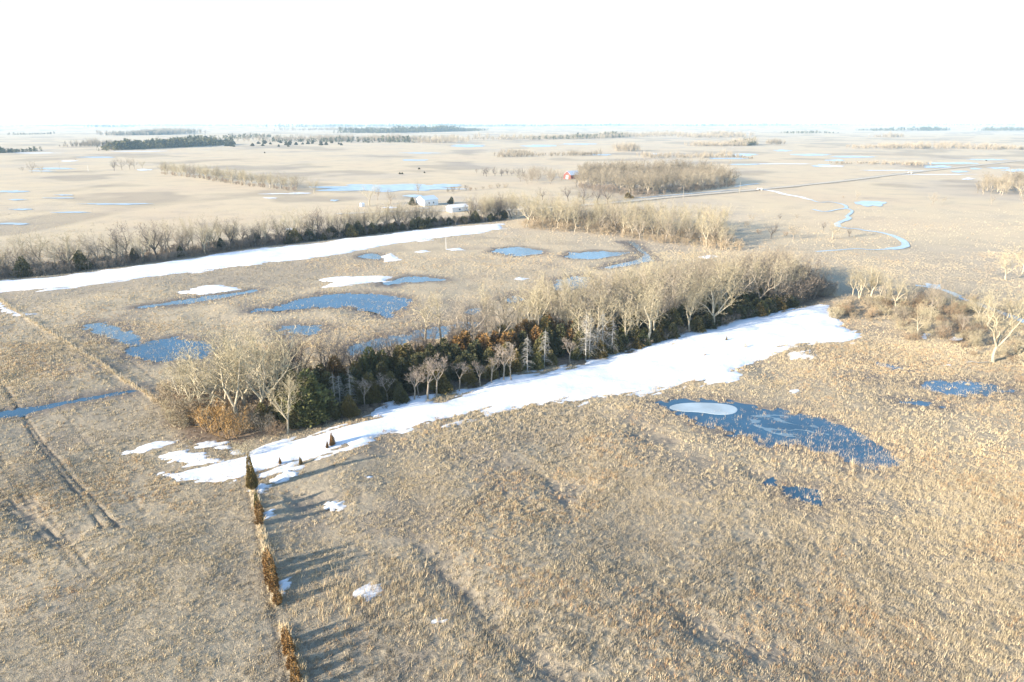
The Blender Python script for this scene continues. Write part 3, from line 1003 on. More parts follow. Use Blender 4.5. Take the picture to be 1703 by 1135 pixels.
# cedars: leaf sprays through a lobed cone
def cedar_variant(seed, H, Rm, n, mt, mtr, pw=.75, lobes=9, spray=.5, low=.03):
    g = np.random.RandomState(seed)
    lob = g.rand(lobes, 4)
    z = low * H + (1 - low) * H * (1 - np.sqrt(g.rand(n)) * .999) ** 1.0
    a = g.rand(n) * 2 * np.pi
    prof = Rm * np.clip((1 - z / H), 0, 1) ** pw * (1 + .0 * z)
    prof *= np.clip((z / H - low) * 6 + .55, .5, 1)
    bumps = np.ones(n)
    for l in lob:
        da = np.angle(np.exp(1j * (a - l[0] * 6.283)))
        dz = (z / H - l[1]) * 4
        bumps += (.5 * l[2] + .12) * np.exp(-(da / .55) ** 2 - dz ** 2) - .16 * np.exp(-(da / .35) ** 2 - (dz - 1.0) ** 2)
    bumps *= 1 + .22 * np.sin(a * 7 + z * 5.0 / H * 3 + seed) * g.rand(n)
    rr = prof * bumps * (.35 + .65 * g.rand(n) ** .45)
    c = np.stack([np.cos(a) * rr, np.sin(a) * rr, z], 1)
    for q in range(3):                                    # side leaders: the outline is never one clean cone
        m = g.rand(n) < .17
        b, d0 = g.rand() * 6.28, Rm * (.35 + .35 * g.rand())
        hh = .55 + .3 * g.rand()
        c[m] = c[m] * np.array([.5, .5, hh]) + np.array([math.cos(b) * d0, math.sin(b) * d0, 0])
    d = np.stack([np.cos(a), np.sin(a), .35 + .9 * g.rand(n)], 1) + g.randn(n, 3) * .35
    d /= np.linalg.norm(d, axis=1, keepdims=True)
    ln = spray * (.6 + .8 * g.rand(n))[:, None]
    s = np.cross(d, g.randn(n, 3))
    s /= np.linalg.norm(s, axis=1, keepdims=True)
    wd = ln * .22
    V = np.stack([c - d * ln * .4 - s * wd * .5, c + d * ln * .1 + s * wd, c + d * ln * .6, c + d * ln * .05 - s * wd], 1).reshape(-1, 3)
    F = np.arange(len(V)).reshape(-1, 4)
    cm = mesh_np("crown", V, F, mt, False)
    segs = [((0, 0, -.2), (0, 0, H * .45), .035 * H * .5, .02 * H * .5), ((0, 0, H * .45), (0, 0, H * .95), .02 * H * .5, .005 * H)]
    for k in range(9):
        zz = H * (.12 + .07 * k)
        b = g.rand() * 6.28
        q = Rm * (1 - zz / H) * .7
        segs.append(((0, 0, zz), (math.cos(b) * q, math.sin(b) * q, zz + .15 * q), .012 * H * .5, .004))
    V, F = tubes(segs, 5)
    return mesh_np("trunk", V, F, mtr, True), cm, H, 0, n


LIB['cedar'] = [cedar_variant(10 + i, 7.0, 2.1 + .3 * (i % 3), 3600, M['cedar'], M['bark_dark'], .5 + .13 * (i % 3), 14, .62) for i in range(6)]
LIB['cedar_dark'] = recolour(LIB['cedar'], M['bark_dark'], M['cedar_dark'])
LIB['cedar_rust'] = recolour(LIB['cedar'], M['bark_dark'], M['cedar_rust'])
LIB['hedge'] = [cedar_variant(30 + i, 3.0, .75, 1000, M['cedar_rust'], M['bark_dark'], .45, 7, .30) for i in range(3)]


def dead_spruce(seed, H):
    g = random.Random(seed)
    tr, br = [], []
    lean = (g.uniform(-.02, .02), g.uniform(-.02, .02))
    n = 10
    for i in range(n):
        a, b = i / n, (i + 1) / n
        tr.append(((lean[0] * H * a, lean[1] * H * a, H * a - .2 * (i == 0)), (lean[0] * H * b, lean[1] * H * b, H * b), .13 * (1 - a * .85), .13 * (1 - b * .85)))
    tw = []
    for k in range(int(H * 13)):
        z = H * g.uniform(.16, .93)
        a = g.uniform(0, 6.28)
        L = (1 - z / H) ** .7 * 2.3 * g.uniform(.5, 1.1) + .15
        p = (lean[0] * z, lean[1] * z, z)
        dz = .25
        for j in range(4):
            q = (p[0] + math.cos(a) * L / 4, p[1] + math.sin(a) * L / 4, p[2] + dz * L / 4)
            dz -= .33
            br.append((p, q, .022 * (1 - j * .18), .022 * (1 - (j + 1) * .18)))
            if j > 0:
                for _ in range(2):
                    tw.append((q, (q[0] + g.uniform(-.3, .3), q[1] + g.uniform(-.3, .3), q[2] - g.uniform(.05, .4))))
            p = q
    V, F = tubes(tr, 6)
    tm = mesh_np("trunk", V, F, M['dead'], True)
    V1, F1 = tubes(br, 3)
    V2, F2 = slivers(tw, .012)
    return tm, mesh_np("branches", np.vstack([V1, V2]), [F1, F2 + len(V1)], M['dead'], False), H, 0, 0


LIB['spruce_dead'] = [dead_spruce(i, 8.0) for i in range(4)]

CNT = {}


def plant(kind, name, x, y, H, label, cat, group=None, v=None, wide=1.0, z=None):
    lib = LIB[kind]
    v = random.randrange(len(lib)) if v is None else v % len(lib)
    tm, cm, h0 = lib[v][:3]
    if z is None:
        z = float(ground_fields(np.array([x]), np.array([y]))[0][0])
    if kind in ('cotton', 'cotton_tall', 'grey', 'dark'):
        H *= 1.10
    s = H / h0
    o = empty(name, x, y, z, random.uniform(0, 6.283), 1)
    wd = s * wide * (random.uniform(1.1, 1.35) if kind in ('cotton', 'cotton_tall', 'grey') else 1)
    o.scale = (wd, wd, s)
    tag(o, label, cat, group)
    link("stems" if kind.startswith("shrub") else "trunk", tm, o)
    link("branches" if kind == 'spruce_dead' else "foliage" if ('cedar' in kind or kind == 'hedge') else "twigs", cm, o)
    CNT[kind] = CNT.get(kind, 0) + 1
    return o


def tree_px(kind, name, px, py, top, label, cat="tree", group=None, v=None, wide=1.0):
    x, y = P(px, py)
    return plant(kind, name, x, y, height_at(px, py, top), label, cat, group, v, wide)


def along(line, spacing, v0, v1, rows=1, jit=.4, back=(-.56, .83)):
    """points beside a polyline, set back v0..v1 metres from it, away from the camera"""
    n = np.array(back)
    out = []
    seg = np.linalg.norm(np.diff(line, axis=0), axis=1)
    L = seg.sum()
    cum = np.concatenate([[0], np.cumsum(seg)])
    for r in range(rows):
        v = v0 + (v1 - v0) * (r + .5) / rows
        s = random.uniform(0, spacing)
        while s < L:
            i = min(np.searchsorted(cum, s, 'right') - 1, len(seg) - 1)
            p = line[i] + (line[i + 1] - line[i]) * ((s - cum[i]) / seg[i])
            q = p + n * (v + random.uniform(-.5, .5) * (v1 - v0) / rows * .8)
            out.append((q[0] + random.uniform(-jit, jit) * spacing, q[1] + random.uniform(-jit, jit) * spacing * .6))
            s += spacing * random.uniform(.75, 1.25)
    return out


def px_of(x, y):
    f = y * CP + HC * SP
    return CX + FPX * x / f, CY + FPX * (HC * CP - y * SP) / f


random.seed(11)
G_NEAR_L, G_NEAR_R, G_CED = "bare trees at the left end of the near belt", "bare trees filling the right half of the near belt", "cedars of the near belt"
def merged(name, lights, pts, h0, h1, lab, m, cat="brush", wide=1.25):
    """a mass that no one could count: light copies in one mesh"""
    VV, FF, o = [], [], 0
    for x, y in pts:
        V, F3 = random.choice(lights)
        s_ = random.uniform(h0, h1) / V[:, 2].max() * (.5 + float(fbm(np.array([x]), np.array([y]), 45, 303)[0]))
        a = random.uniform(0, 6.28)
        c_, n_ = math.cos(a), math.sin(a)
        W = V * np.array([s_ * wide, s_ * wide, s_])
        z = float(rolling(np.array([x]), np.array([y]))[0])
        VV.append(np.column_stack([W[:, 0] * c_ - W[:, 1] * n_ + x, W[:, 0] * n_ + W[:, 1] * c_ + y, W[:, 2] + z]))
        FF.append(F3 + o)
        o += len(W)
    structure(link(name, mesh_np(name, np.vstack(VV), np.vstack(FF), m, False)), lab, cat, "stuff")


def fill(px_poly, n, mind):
    poly = PP(px_poly)
    lo, hi = poly.min(0), poly.max(0)
    out = []
    for _ in range(n * 40):
        x, y = random.uniform(lo[0], hi[0]), random.uniform(lo[1], hi[1])
        if sdf_poly(np.array([x]), np.array([y]), poly)[0] < 0 and all(math.hypot(x - a, y - b) > mind for a, b in out):
            out.append((x, y))
            if len(out) >= n:
                break
    return out


LIGHT, BRUSH = [], []
for q in range(5):
    t = Tree(900 + q)
    t.grow((0, 0, -.3), (0, 0, 1), 4.4, .42, 0, cfg(kids=[.2, .8, 1.2, 1.6], fork=[3 + q % 2, 2, 2, 0]))
    V, F = tubes(t.trunk + t.branch, 3)
    V2, F2 = slivers(t.twig, .085)
    LIGHT.append((np.vstack([V, V2]), np.vstack([F[:, :3], F[:, [0, 2, 3]], F2 + len(V)])))
    t = Tree(950 + q)
    for i in range(8):
        a = t.r.uniform(0, 6.28)
        t.grow((math.cos(a) * .3, math.sin(a) * .3, -.2), t.jit((math.cos(a) * .4, math.sin(a) * .4, 1), .1), 1.6, .05, 0,
               cfg(levels=3, step=[.5, .45, .4], fork=[2, 2, 0], kids=[1, 2.2, 3], bare=[.2, .1, 0], up=[.05, .05, .03], wob=[.12, .16, .2], taper=[.5, .7, .8], fang=[(.3, .6), (.3, .6), (0, 0)],
                   frel=[(.5, .8), (.4, .6), (0, 0)], rel=[(.5, .7), (.4, .6)], trunk_lev=0, twig=.5, tup=.2))
    V, F = tubes(t.trunk + t.branch, 3)
    V2, F2 = slivers(t.twig, .03)
    BRUSH.append((np.vstack([V, V2]), np.vstack([F[:, :3], F[:, [0, 2, 3]], F2 + len(V)])))
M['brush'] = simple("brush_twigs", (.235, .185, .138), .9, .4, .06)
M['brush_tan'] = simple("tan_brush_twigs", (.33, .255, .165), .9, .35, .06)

# ---- near belt, left end: tall bare cottonwoods over golden brush
for px, py, top, v, lab in (
        (395, 708, 553, 0, "tall pale bare cottonwood at the belt's left end standing behind golden brush"),
        (352, 688, 562, 1, "wide bare cottonwood at the far left tip of the near belt"),
        (412, 690, 546, 2, "tallest bare cottonwood in the middle of the belt's left clump"),
        (452, 690, 566, 3, "bare cottonwood just left of the dark barked tree in the belt's left clump"),
        (328, 664, 572, 4, "bare cottonwood leaning left over the blue corner pool"),
        (374, 655, 548, 5, "bare cottonwood rising at the back of the belt's left clump"),
        (438, 662, 552, 6, "bare cottonwood behind the left clump with its crown against the blue pool"),
        (425, 700, 556, 7, "bare cottonwood between the tallest one and the dark barked tree"),
        (372, 700, 570, 8, "bare cottonwood rising straight out of the golden brush"),
        (338, 690, 580, 9, "leaning bare cottonwood left of the golden bush"),
        (462, 684, 572, 4, "bare cottonwood under the dark barked tree"),
        (318, 682, 590, 7, "round crowned bare tree near the outer edge of the left clump"),
        (300, 676, 598, 3, "low spreading bare tree at the outer edge of the left clump")):
    tree_px('cotton', "cottonwood_tree", px, py, top, lab, "tree", G_NEAR_L, v)
tree_px('cotton', "cottonwood_tree", 478, 719, 618, "pale crooked bare tree at the front of the left clump beside the first cedars", "tree", G_NEAR_L, 3, .72)
tree_px('cotton', "cottonwood_tree", 508, 700, 612, "thin bare tree touching the first dark cedars of the belt", "tree", G_NEAR_L, 5, .8)
tree_px('dark', "dark_barked_tree", 480, 660, 541, "dark barked bare tree standing above the left clump of the belt", "tree", None, 1, .75)
for px, py, top, k, lab in (
        (352, 716, 664, 'shrub_gold', "big golden brown bush at the belt's left corner"), (384, 726, 672, 'shrub_gold', "ochre bush in front of the tall bare cottonwoods"),
        (404, 752, 722, 'shrub_pale', "straw coloured bare shrub on the snow above the lone cedar"), (325, 690, 650, 'shrub_red', "brown thicket left of the golden bush"),
        (300, 706, 678, 'shrub', "low grey brush at the outer left corner of the belt"), (440, 716, 684, 'shrub', "dark grey brush right of the ochre bush"),
        (415, 712, 676, 'shrub', "grey thicket behind the ochre bush"), (462, 722, 694, 'shrub_red', "russet shrub under the pale crooked tree"),
        (283, 684, 656, 'shrub_pale', "pale shrub where the fence meets the belt"), (350, 662, 634, 'shrub', "grey shrub under the bare cottonwoods on the pool side"),
        (372, 700, 660, 'shrub_red', "russet shrub between the golden bush and the ochre bush"), (340, 700, 668, 'shrub_red', "reddish brown shrub behind the golden bush")):
    tree_px(k, "bare_shrub", px, py, top, lab, "shrub", "brush at the left end of the near belt", None, 1.35)

for i in range(30):
    x, y = P(random.uniform(285, 500), random.uniform(655, 712))
    plant(random.choice(['shrub', 'shrub_pale', 'shrub', 'shrub_red']), "bare_shrub", x, y, random.uniform(2.2, 4.5), "bare shrub tangled among the trunks of the belt's left clump", "shrub", "undergrowth of the left clump", None, 1.3)
for px, py, top in ((500, 704, 646), (470, 700, 652), (438, 706, 668), (515, 700, 610), (492, 690, 616)):
    tree_px('cedar', "cedar_tree", px, py, top, "olive cedar wedged between the left clump and the first dead conifers", "tree", "cedars joining the left clump", None, 1.0)

# ---- near belt, middle: rows of cedars
mid_line = PP([(498, 716), (620, 688), (700, 667), (760, 652), (840, 632), (940, 608), (1010, 593)])
vase_px = [(607, 676, 628), (645, 668, 620), (689, 668, 612), (711, 666, 594), (727, 660, 592), (764, 650, 596), (799, 641, 600), (817, 638, 588), (838, 634, 568), (850, 634, 576), (948, 603, 561), (696, 660, 616)]
vase_w = [P(a, b) for a, b, c_ in vase_px]


def clear(x, y, d):
    return min(math.hypot(x - a, y - b) for a, b in vase_w) > d


for x, y in along(mid_line, 3.0, .8, 3.2):
    if clear(x, y, 2.6):
        plant(random.choice(['cedar', 'cedar', 'cedar_dark']), "cedar_tree", x, y, random.uniform(3.2, 5.8), "olive green cedar in the front row of the near belt beside the snow", "tree", "front row cedars of the near belt")
for (a, b, H0, H1, wts, lab, grp) in (
        (5.0, 7.5, 4.8, 6.6, ('cedar_dark', 'cedar', 'cedar_dark'), "dark green cedar in the second row of the near belt behind the small bare trees", "second row cedars of the near belt"),
        (9.0, 12, 5.8, 7.8, ('cedar_dark', 'cedar', 'cedar_dark', 'cedar_dark'), "tall dark cedar in the thick middle of the near belt", "inner cedars of the near belt"),
        (13.5, 17, 6.0, 8.2, ('cedar_dark', 'cedar', 'cedar_rust', 'cedar'), "cedar in the rear row of the near belt below the bare tree tops", "rear row cedars of the near belt")):
    for x, y in along(mid_line, 2.9, a, b):
        px = px_of(x, y)[0]
        k = random.choice(wts)
        if a > 8 and 770 < px < 1000 and random.random() < .45:
            k = 'cedar_rust'
        l = lab
        if k == 'cedar_rust':
            l, g = "rusty bronze cedar showing orange among the dark cedars of the near belt", "bronze cedars of the near belt"
        else:
            g = grp
        plant(k, "cedar_tree", x, y, random.uniform(H0, H1), l, "tree", g)
for i, (px, py, top) in enumerate(vase_px):
    lab = "small pinkish grey bare tree with a fan crown at the cedar belt's snow edge"
    if px == 948:
        lab = "lone small fan shaped bare tree against dark cedars left of the tall dead spruces"
    if px == 607:
        lab = "leftmost small fan shaped bare tree in front of the cedars"
    tree_px('vase', "small_bare_tree", px, py, top, lab, "tree", "small bare trees in front of the cedars" if px not in (948, 607) else None, i, 1.65)
for i, (px, py, top, lab) in enumerate((
        (528, 690, 622, "thin dead conifer trunk near the left end of the cedars"), (559, 684, 618, "dead grey conifer third from the left end of the cedars"),
        (566, 682, 622, "dead conifer standing close beside a slightly taller dead one"), (584, 680, 612, "spiky dead conifer just left of the leftmost fan shaped tree"),
        (511, 694, 622, "pale dead conifer at the very start of the cedars"), (877, 620, 556, "slim dead spruce right of the small bare trees"),
        (905, 612, 547, "spiky dead spruce between two dark cedars"), (974, 596, 515, "tallest bleached dead spruce with drooping branches"),
        (980, 594, 521, "bleached dead spruce touching the tallest one"), (993, 592, 537, "shorter dead spruce in the middle of the bleached group"),
        (1002, 590, 516, "second tallest bleached dead spruce right of the group's middle"), (1017, 588, 527, "rightmost bleached dead spruce of the group"))):
    tree_px('spruce_dead', "dead_spruce", px, py, top, lab, "dead tree", "dead conifers of the near belt", i, .9 if px < 960 else 1.0)
back_line = PP([(520, 711), (620, 688), (760, 652), (870, 625)])
for x, y in along(back_line, 4.6, 17.5, 23, 2):
    plant('dark', "bare_tree", x, y, random.uniform(7.5, 11), "slim dark bare tree in the row behind the cedars", "tree", "dark bare trees behind the cedars of the near belt", None, .9)
merged("brush", BRUSH, along(back_line, 2.2, 16.5, 25, 3), 2.0, 4.0, "greyish bare brush along the back edge of the cedar belt", M['brush_tan'])
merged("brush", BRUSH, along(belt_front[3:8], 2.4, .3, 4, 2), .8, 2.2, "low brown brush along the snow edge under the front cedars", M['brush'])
for x, y in along(PP([(830, 635), (940, 608), (1040, 587)]), 5.5, 17, 34, 3):
    plant(random.choice(['cotton', 'cotton_tall', 'grey']), "cottonwood_tree", x, y, random.uniform(11, 14.5), "beige bare cottonwood rising behind the rusty cedars of the near belt", "tree", "cottonwoods behind the bronze cedars")

# ---- near belt, right half
right_line = PP([(1000, 596), (1040, 587), (1140, 561), (1240, 534), (1330, 511)])
for x, y in along(right_line, 2.9, .8, 5.5, 2):
    plant(random.choice(['cedar_dark', 'cedar_dark', 'cedar']), "cedar_tree", x, y, random.uniform(2.8, 4.8), "low dark cedar under the bare trees at the snow's upper edge", "tree", "low cedars under the right half of the near belt", None, 1.25)
for x, y in along(right_line, 5.6, 5.0, 34, 6):
    k = random.choice(['cotton', 'cotton', 'cotton_tall', 'grey', 'grey'])
    plant(k, "cottonwood_tree", x, y, random.uniform(11.5, 16), "tall beige bare cottonwood packed in the right half of the near belt", "tree", G_NEAR_R)
for x, y in along(right_line, 4.2, 5, 14, 2):
    plant(random.choice(['cedar_dark', 'cedar_dark', 'cedar']), "cedar_tree", x, y, random.uniform(4.2, 6.5), "dark cedar deep among the trunks of the near belt's right half", "tree", "inner cedars of the near belt's right half", None, 1.15)
end_line = PP([(1300, 519), (1345, 507), (1392, 496)])
for x, y in along(end_line, 5.6, 3, 36, 6, .4, (-.2, 1)):
    plant(random.choice(['grey', 'grey', 'dark', 'cotton_tall']), "bare_tree", x, y, random.uniform(9, 13.5), "greyish bare tree at the shaded right end of the near belt", "tree", "bare trees at the right end of the near belt")
for x, y in along(end_line, 3.0, 1, 30, 4, .4, (0, 1)):
    plant(random.choice(['shrub', 'shrub_red', 'shrub']), "bare_shrub", x, y, random.uniform(2.2, 3.8), "grey bare shrub below the trees at the right end of the near belt", "shrub", "shrubs at the right end of the near belt", None, 1.4)
merged("brush", BRUSH, along(end_line, 2.6, 2, 38, 8, .4, (-.1, 1)), 3.0, 8.0, "dense grey brush added to thicken the shadow at the right end of the near belt", M['brush'])  # tall brush added to thicken the shadow cast past the belt's end
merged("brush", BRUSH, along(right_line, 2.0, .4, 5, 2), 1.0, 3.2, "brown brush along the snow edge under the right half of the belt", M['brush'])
merged("brush", BRUSH, along(PP([(300, 722), (400, 732), (440, 722), (500, 712)]), 2.4, 2, 26, 6), 1.5, 4.5, "tan brush under the cottonwoods of the left clump", M['brush_tan'])
for px, py, top, v, lab in ((1076, 575, 468, 0, "pale forked cottonwood at the front of the belt right of the dead spruces"), (1090, 568, 478, 4, "pale bare tree beside the forked cottonwood at the belt front"),
                            (1146, 556, 480, 1, "leaning pale tree halfway along the right half of the belt"), (1188, 546, 462, 3, "long slanting pale trunk at the front of the belt's right half")):
    tree_px('cotton', "cottonwood_tree", px, py, top, lab, "tree", None, v)

# ---- the creek trees and thickets at the right edge
for k, px, py, top, v, wd, lab in (
        ('cotton', 1448, 499, 434, 0, 1.05, "bare tree with forked pale crown just past the right end of the belt"),
        ('cotton', 1429, 500, 446, 4, .8, "slim bare tree leaning beside the forked one past the belt's end"),
        ('cotton', 1489, 517, 458, 2, 1.0, "pale knobby bare tree by the creek bend"),
        ('cotton_tall', 1526, 562, 498, 1, 1.2, "vase shaped multi stemmed pale tree in front of a snow patch"),
        ('cotton', 1652, 600, 488, 1, 1.12, "biggest pale cottonwood standing alone near the right edge"),
        ('cotton', 1672, 468, 420, 3, 1.1, "bare tree casting a long shadow at the right edge above the creek"),
        ('grey', 1640, 464, 437, 1, 1.0, "small bare tree left of the long shadowed one at the right edge"),
        ('shrub_red', 1585, 530, 498, 0, 1.1, "dark reddish tree form shrub amid the creek thicket"),
        ('vase', 1598, 556, 520, 2, 1.2, "small pale fan shaped tree in the creek thicket"),
        ('cotton', 1712, 655, 560, 5, 1.0, "bare tree cut by the right edge below the biggest cottonwood"),
        ('cotton', 1700, 455, 402, 6, 1.1, "bare tree at the right edge high above the creek"),
        ('grey', 1470, 512, 466, 2, .9, "greyish bare tree between the creek and the brown thicket"),
        ('cotton', 1560, 520, 488, 5, .9, "low bare tree in the middle of the creek thicket")):
    tree_px(k, "bare_shrub" if 'shrub' in k else "bare_tree", px, py, top, lab, "shrub" if 'shrub' in k else "tree", None, v, wd)
for i in range(84):
    px, py = random.uniform(1385, 1500), random.uniform(505, 536)
    if i >= 36:
        px, py = random.uniform(1500, 1640), random.uniform(505, 575)
    x, y = P(px, py)
    plant(random.choice(['shrub_red', 'shrub_pale', 'shrub_pale', 'shrub']), "bare_shrub", x, y, random.uniform(2.0, 4.0),
          "tawny brown shrub in the thicket past the belt's right end" if i < 36 else "pale brown shrub in the creek thicket left of the biggest cottonwood", "shrub",
          "thicket past the belt's right end" if i < 36 else "creek thicket near the right edge", None, 1.5)
for px, py in ((1600, 578), (1618, 590), (1585, 572), (1690, 600), (1692, 575), (1680, 545), (1695, 640)):
    x, y = P(px, py)
    plant('shrub_red', "bare_shrub", x, y, random.uniform(1.4, 2.4), "low russet shrub around the foot of the biggest cottonwood", "shrub", "russet shrubs round the biggest cottonwood", None, 1.5)

for i in range(70):
    px, py = random.uniform(1400, 1700), random.uniform(486, 600)
    if py > 505 + (px - 1400) * .34 or py < 478 + (px - 1400) * .12:
        continue
    x, y = P(px, py)
    plant(random.choice(['shrub_pale', 'shrub_red', 'shrub', 'shrub_pale']), "creek_shrub", x, y, random.uniform(2, 5), "bare tan shrub along the near bank of the frozen creek", "shrub", "shrubs along the creek bank", None, 1.4)
merged("brush", BRUSH, fill([(1385, 530), (1400, 500), (1500, 490), (1620, 520), (1705, 560), (1705, 600), (1640, 590), (1560, 560), (1480, 540)], 170, 2.2), .8, 2.4, "low tan brush carpeting the creek side past the belt", M['brush_tan'])
for i in range(22):
    px = random.uniform(1405, 1690)
    x, y = P(px, 492 + (px - 1400) * random.uniform(.06, .3))
    plant(random.choice(['cotton', 'grey', 'cotton']), "creek_tree", x, y, random.uniform(6, 11), "bare tree growing in the creek side brush", "tree", "trees in the creek side brush")

# ---- far left shelterbelt along its snow strip
for x, y in along(far_front, 6.4, 4.5, 19, 3):
    hh = random.uniform(8, 15.5)
    if 722 < px_of(x, y)[0] < 780:
        hh = random.uniform(3.5, 5)
    plant(random.choice(['grey', 'grey', 'dark', 'cotton', 'cotton']), "shelterbelt_tree", x, y, hh, "grey bare tree in the far left shelterbelt above its snow strip", "tree", "bare trees of the far left shelterbelt")
fl = PP([(-120, 482), (0, 465), (200, 446), (400, 416), (500, 404)])
for x, y in along(fl, 17, 3, 12):
    plant('cedar_dark', "cedar_tree", x, y, random.uniform(4, 8), "dark cedar standing among bare trees of the far left shelterbelt", "tree", "scattered cedars of the far left shelterbelt")
merged("brush", BRUSH, along(far_front, 3.0, .3, 18, 5), 1.4, 4.2, "tangled brown brush under the far left shelterbelt", M['brush'])
for x, y in along(far_front, 13, 1.5, 6):
    plant(random.choice(['grey', 'dark']), "bare_tree", x, y, random.uniform(6, 11), "grey bare tree leaning over the snow from the far left shelterbelt", "tree", "front trees of the far left shelterbelt")
fr = PP([(480, 407), (600, 393), (700, 381), (800, 371), (850, 366)])
for x, y in along(fr, 5.0, 1, 10, 2):
    sm = 725 < px_of(x, y)[0] < 780
    plant('cedar_dark', "cedar_tree", x, y, random.uniform(3.2, 4.4 if sm else 7.2), "blue green cedar in the dense right end of the far shelterbelt", "tree", "dense cedars at the right end of the far shelterbelt", None, 1.2)
for x, y in along(PP([(775, 373.5), (850, 366)]), 7.0, 6, 46, 5, .4, (.25, 1)) + along(PP([(540, 398), (640, 388), (735, 378)]), 8, 7, 13):
    plant(random.choice(['cotton', 'grey', 'cotton']), "bare_tree", x, y, random.uniform(10, 15), "bare tree in the far shelterbelt near the white sheds", "tree", "bare trees beside the white sheds")

# ---- the grove beyond the fenced field
grove = PP([(866, 381), (940, 385), (1000, 391), (1060, 400), (1120, 408), (1180, 414), (1236, 419)])
for x, y in along(grove, 7.0, 1, 66, 7, .4, (.12, 1)):
    plant(random.choice(['cotton', 'cotton', 'grey', 'cotton_tall']), "cottonwood_tree", x, y, random.uniform(8.5, 16.5), "pale bare cottonwood of the sunlit grove beyond the fenced field", "tree", "cottonwoods of the far grove")
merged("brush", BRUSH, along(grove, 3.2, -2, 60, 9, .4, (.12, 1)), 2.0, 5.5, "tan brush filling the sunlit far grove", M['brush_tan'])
for i, (px, py, top) in enumerate(((902, 333, 312), (945, 335, 311), (971, 340, 308), (993, 338, 310), (1010, 341, 306))):
    tree_px('dark', "dark_barked_tree", px, py, top, "dark spreading bare tree on the open ground behind the far grove", "tree", "row of dark trees behind the far grove", i, 1.3)
tree_px('cedar', "cedar_tree", 1044, 330, 320, "round cedar bush at the road's edge by the dark wood", "shrub", None, 1, 1.8)


clump = lambda pts: [p for p in pts if fbm(np.array([p[0]]), np.array([p[1]]), 60, 311)[0] > .43 or random.random() < .18]
merged("bare_wood", LIGHT, clump(fill([(955, 312), (968, 286), (1080, 284), (1180, 292), (1228, 308), (1180, 315.5), (1120, 322), (1060, 328), (1020, 319)], 420, 4.5)), 9, 17, "large bare wood beside the country road", M['wood'], 'wood')
merged("brush", BRUSH, fill([(960, 314), (1060, 329), (1120, 323), (1180, 316.5), (1228, 309), (1226, 306), (1060, 322), (975, 309)], 120, 4), 2.5, 5, "brush added to darken the shaded road side foot of the large wood", M['brush'])  # brush added to darken the foot of the wood, where shadow lies
merged("bare_wood", LIGHT, fill([(1622, 322), (1660, 327), (1780, 327), (1780, 306), (1680, 303), (1640, 310)], 90, 5), 8, 14, "rounded bare wood at the right edge", M['wood'], 'wood')
for x, y in fill([(860, 303), (880, 290), (938, 292), (935, 306), (885, 310)], 30, 6):
    plant('grey', "bare_tree", x, y, random.uniform(8, 12), "brownish bare tree left of the red barn", "tree", "bare trees left of the red barn", None, 1.2)
for x, y in fill([(800, 294), (812, 289), (872, 290), (872, 294)], 14, 6):
    plant('dark', "bare_tree", x, y, random.uniform(6, 9), "dark bare tree in the short row beyond the farm pond", "tree", "short dark row beyond the farm pond", None, 1.2)
nw = PP([(272, 290), (330, 297), (400, 308), (450, 314), (500, 319)])
for x, y in along(nw, 8, 0, 22, 2):
    plant(random.choice(['cotton', 'grey', 'cotton']), "bare_tree", x, y, random.uniform(10.5, 15), "bare tree in the slanting row crossing the far left pasture", "tree", "slanting tree row in the far left pasture")
for x, y in along(nw, 9, -2, 6):
    plant('shrub_red', "bare_shrub", x, y, random.uniform(2.5, 4.5), "reddish shrub under the slanting far tree row", "shrub", "shrubs under the slanting far row", None, 1.4)
for k, px, py, top, lab in (
        ('cotton', 523, 322, 295, "lone bare tree at the right end of the slanting row beside a pale pond"), ('cotton', 614, 342, 304, "large bare tree left of the white farm sheds"),
        ('grey', 628, 333, 308, "bare tree behind the large one near the white sheds"), ('grey', 648, 341, 314, "round bare tree between the large one and the white sheds"),
        ('grey', 695, 323, 301, "broad bare tree at the edge of the farm pond"), ('cedar_dark', 686, 342, 328, "small dark spruce against the white shed's end wall"),
        ('cedar_dark', 751, 339, 327, "dark cedar behind the low white shed"), ('grey', 37, 286, 277, "leaning small bare tree at the far left edge of the pasture"),
        ('grey', 53, 288, 267, "tall bare tree among three at the far left"), ('cotton', 69, 288, 274, "bushy bare tree third among three at the far left"),
        ('dark', 190, 284, 264, "crooked dark bare tree leftmost of the small far clump"), ('grey', 203, 283, 263, "bare tree second in the small far clump"),
        ('grey', 216, 282, 261, "tall bare tree in the middle of the small far clump"), ('grey', 224, 281, 263, "bare tree right of the middle in the small far clump"),
        ('cotton', 237, 280, 267, "low wide bare tree ending the small far clump"), ('dark', 793, 289, 281, "tiny dark tree left of the short dark row"),
        ('dark', 775, 318, 307, "dark shrubby tree on the bank right of the farm pond"), ('grey', 1425, 332, 316, "small bare tree alone above the pale pool"),
        ('grey', 1551, 341, 318, "lone bare tree on the open pasture at right"), ('grey', 1649, 340, 324, "faint bare tree below the right hand wood"),
        ('grey', 1702, 342, 313, "dark trunked tree cut by the right edge"), ('grey', 1568, 337, 327, "little bare tree right of the lone pasture tree"),
        ('grey', 1212, 283, 266, "pale bushy tree north of the road"), ('shrub_red', 1402, 330, 326, "small brown bush left of the pale pool"),
        ('dark', 129, 243, 238, "tiny far tree near the distant dark cedars"), ('grey', 126, 268, 263, "single faint tree far out on the left plain")):
    sh = 'shrub' in k
    tree_px(k, "bare_shrub" if sh else "cedar_tree" if 'cedar' in k else "bare_tree", px, py, top, lab, "shrub" if sh else "tree", None, None, 1.1)
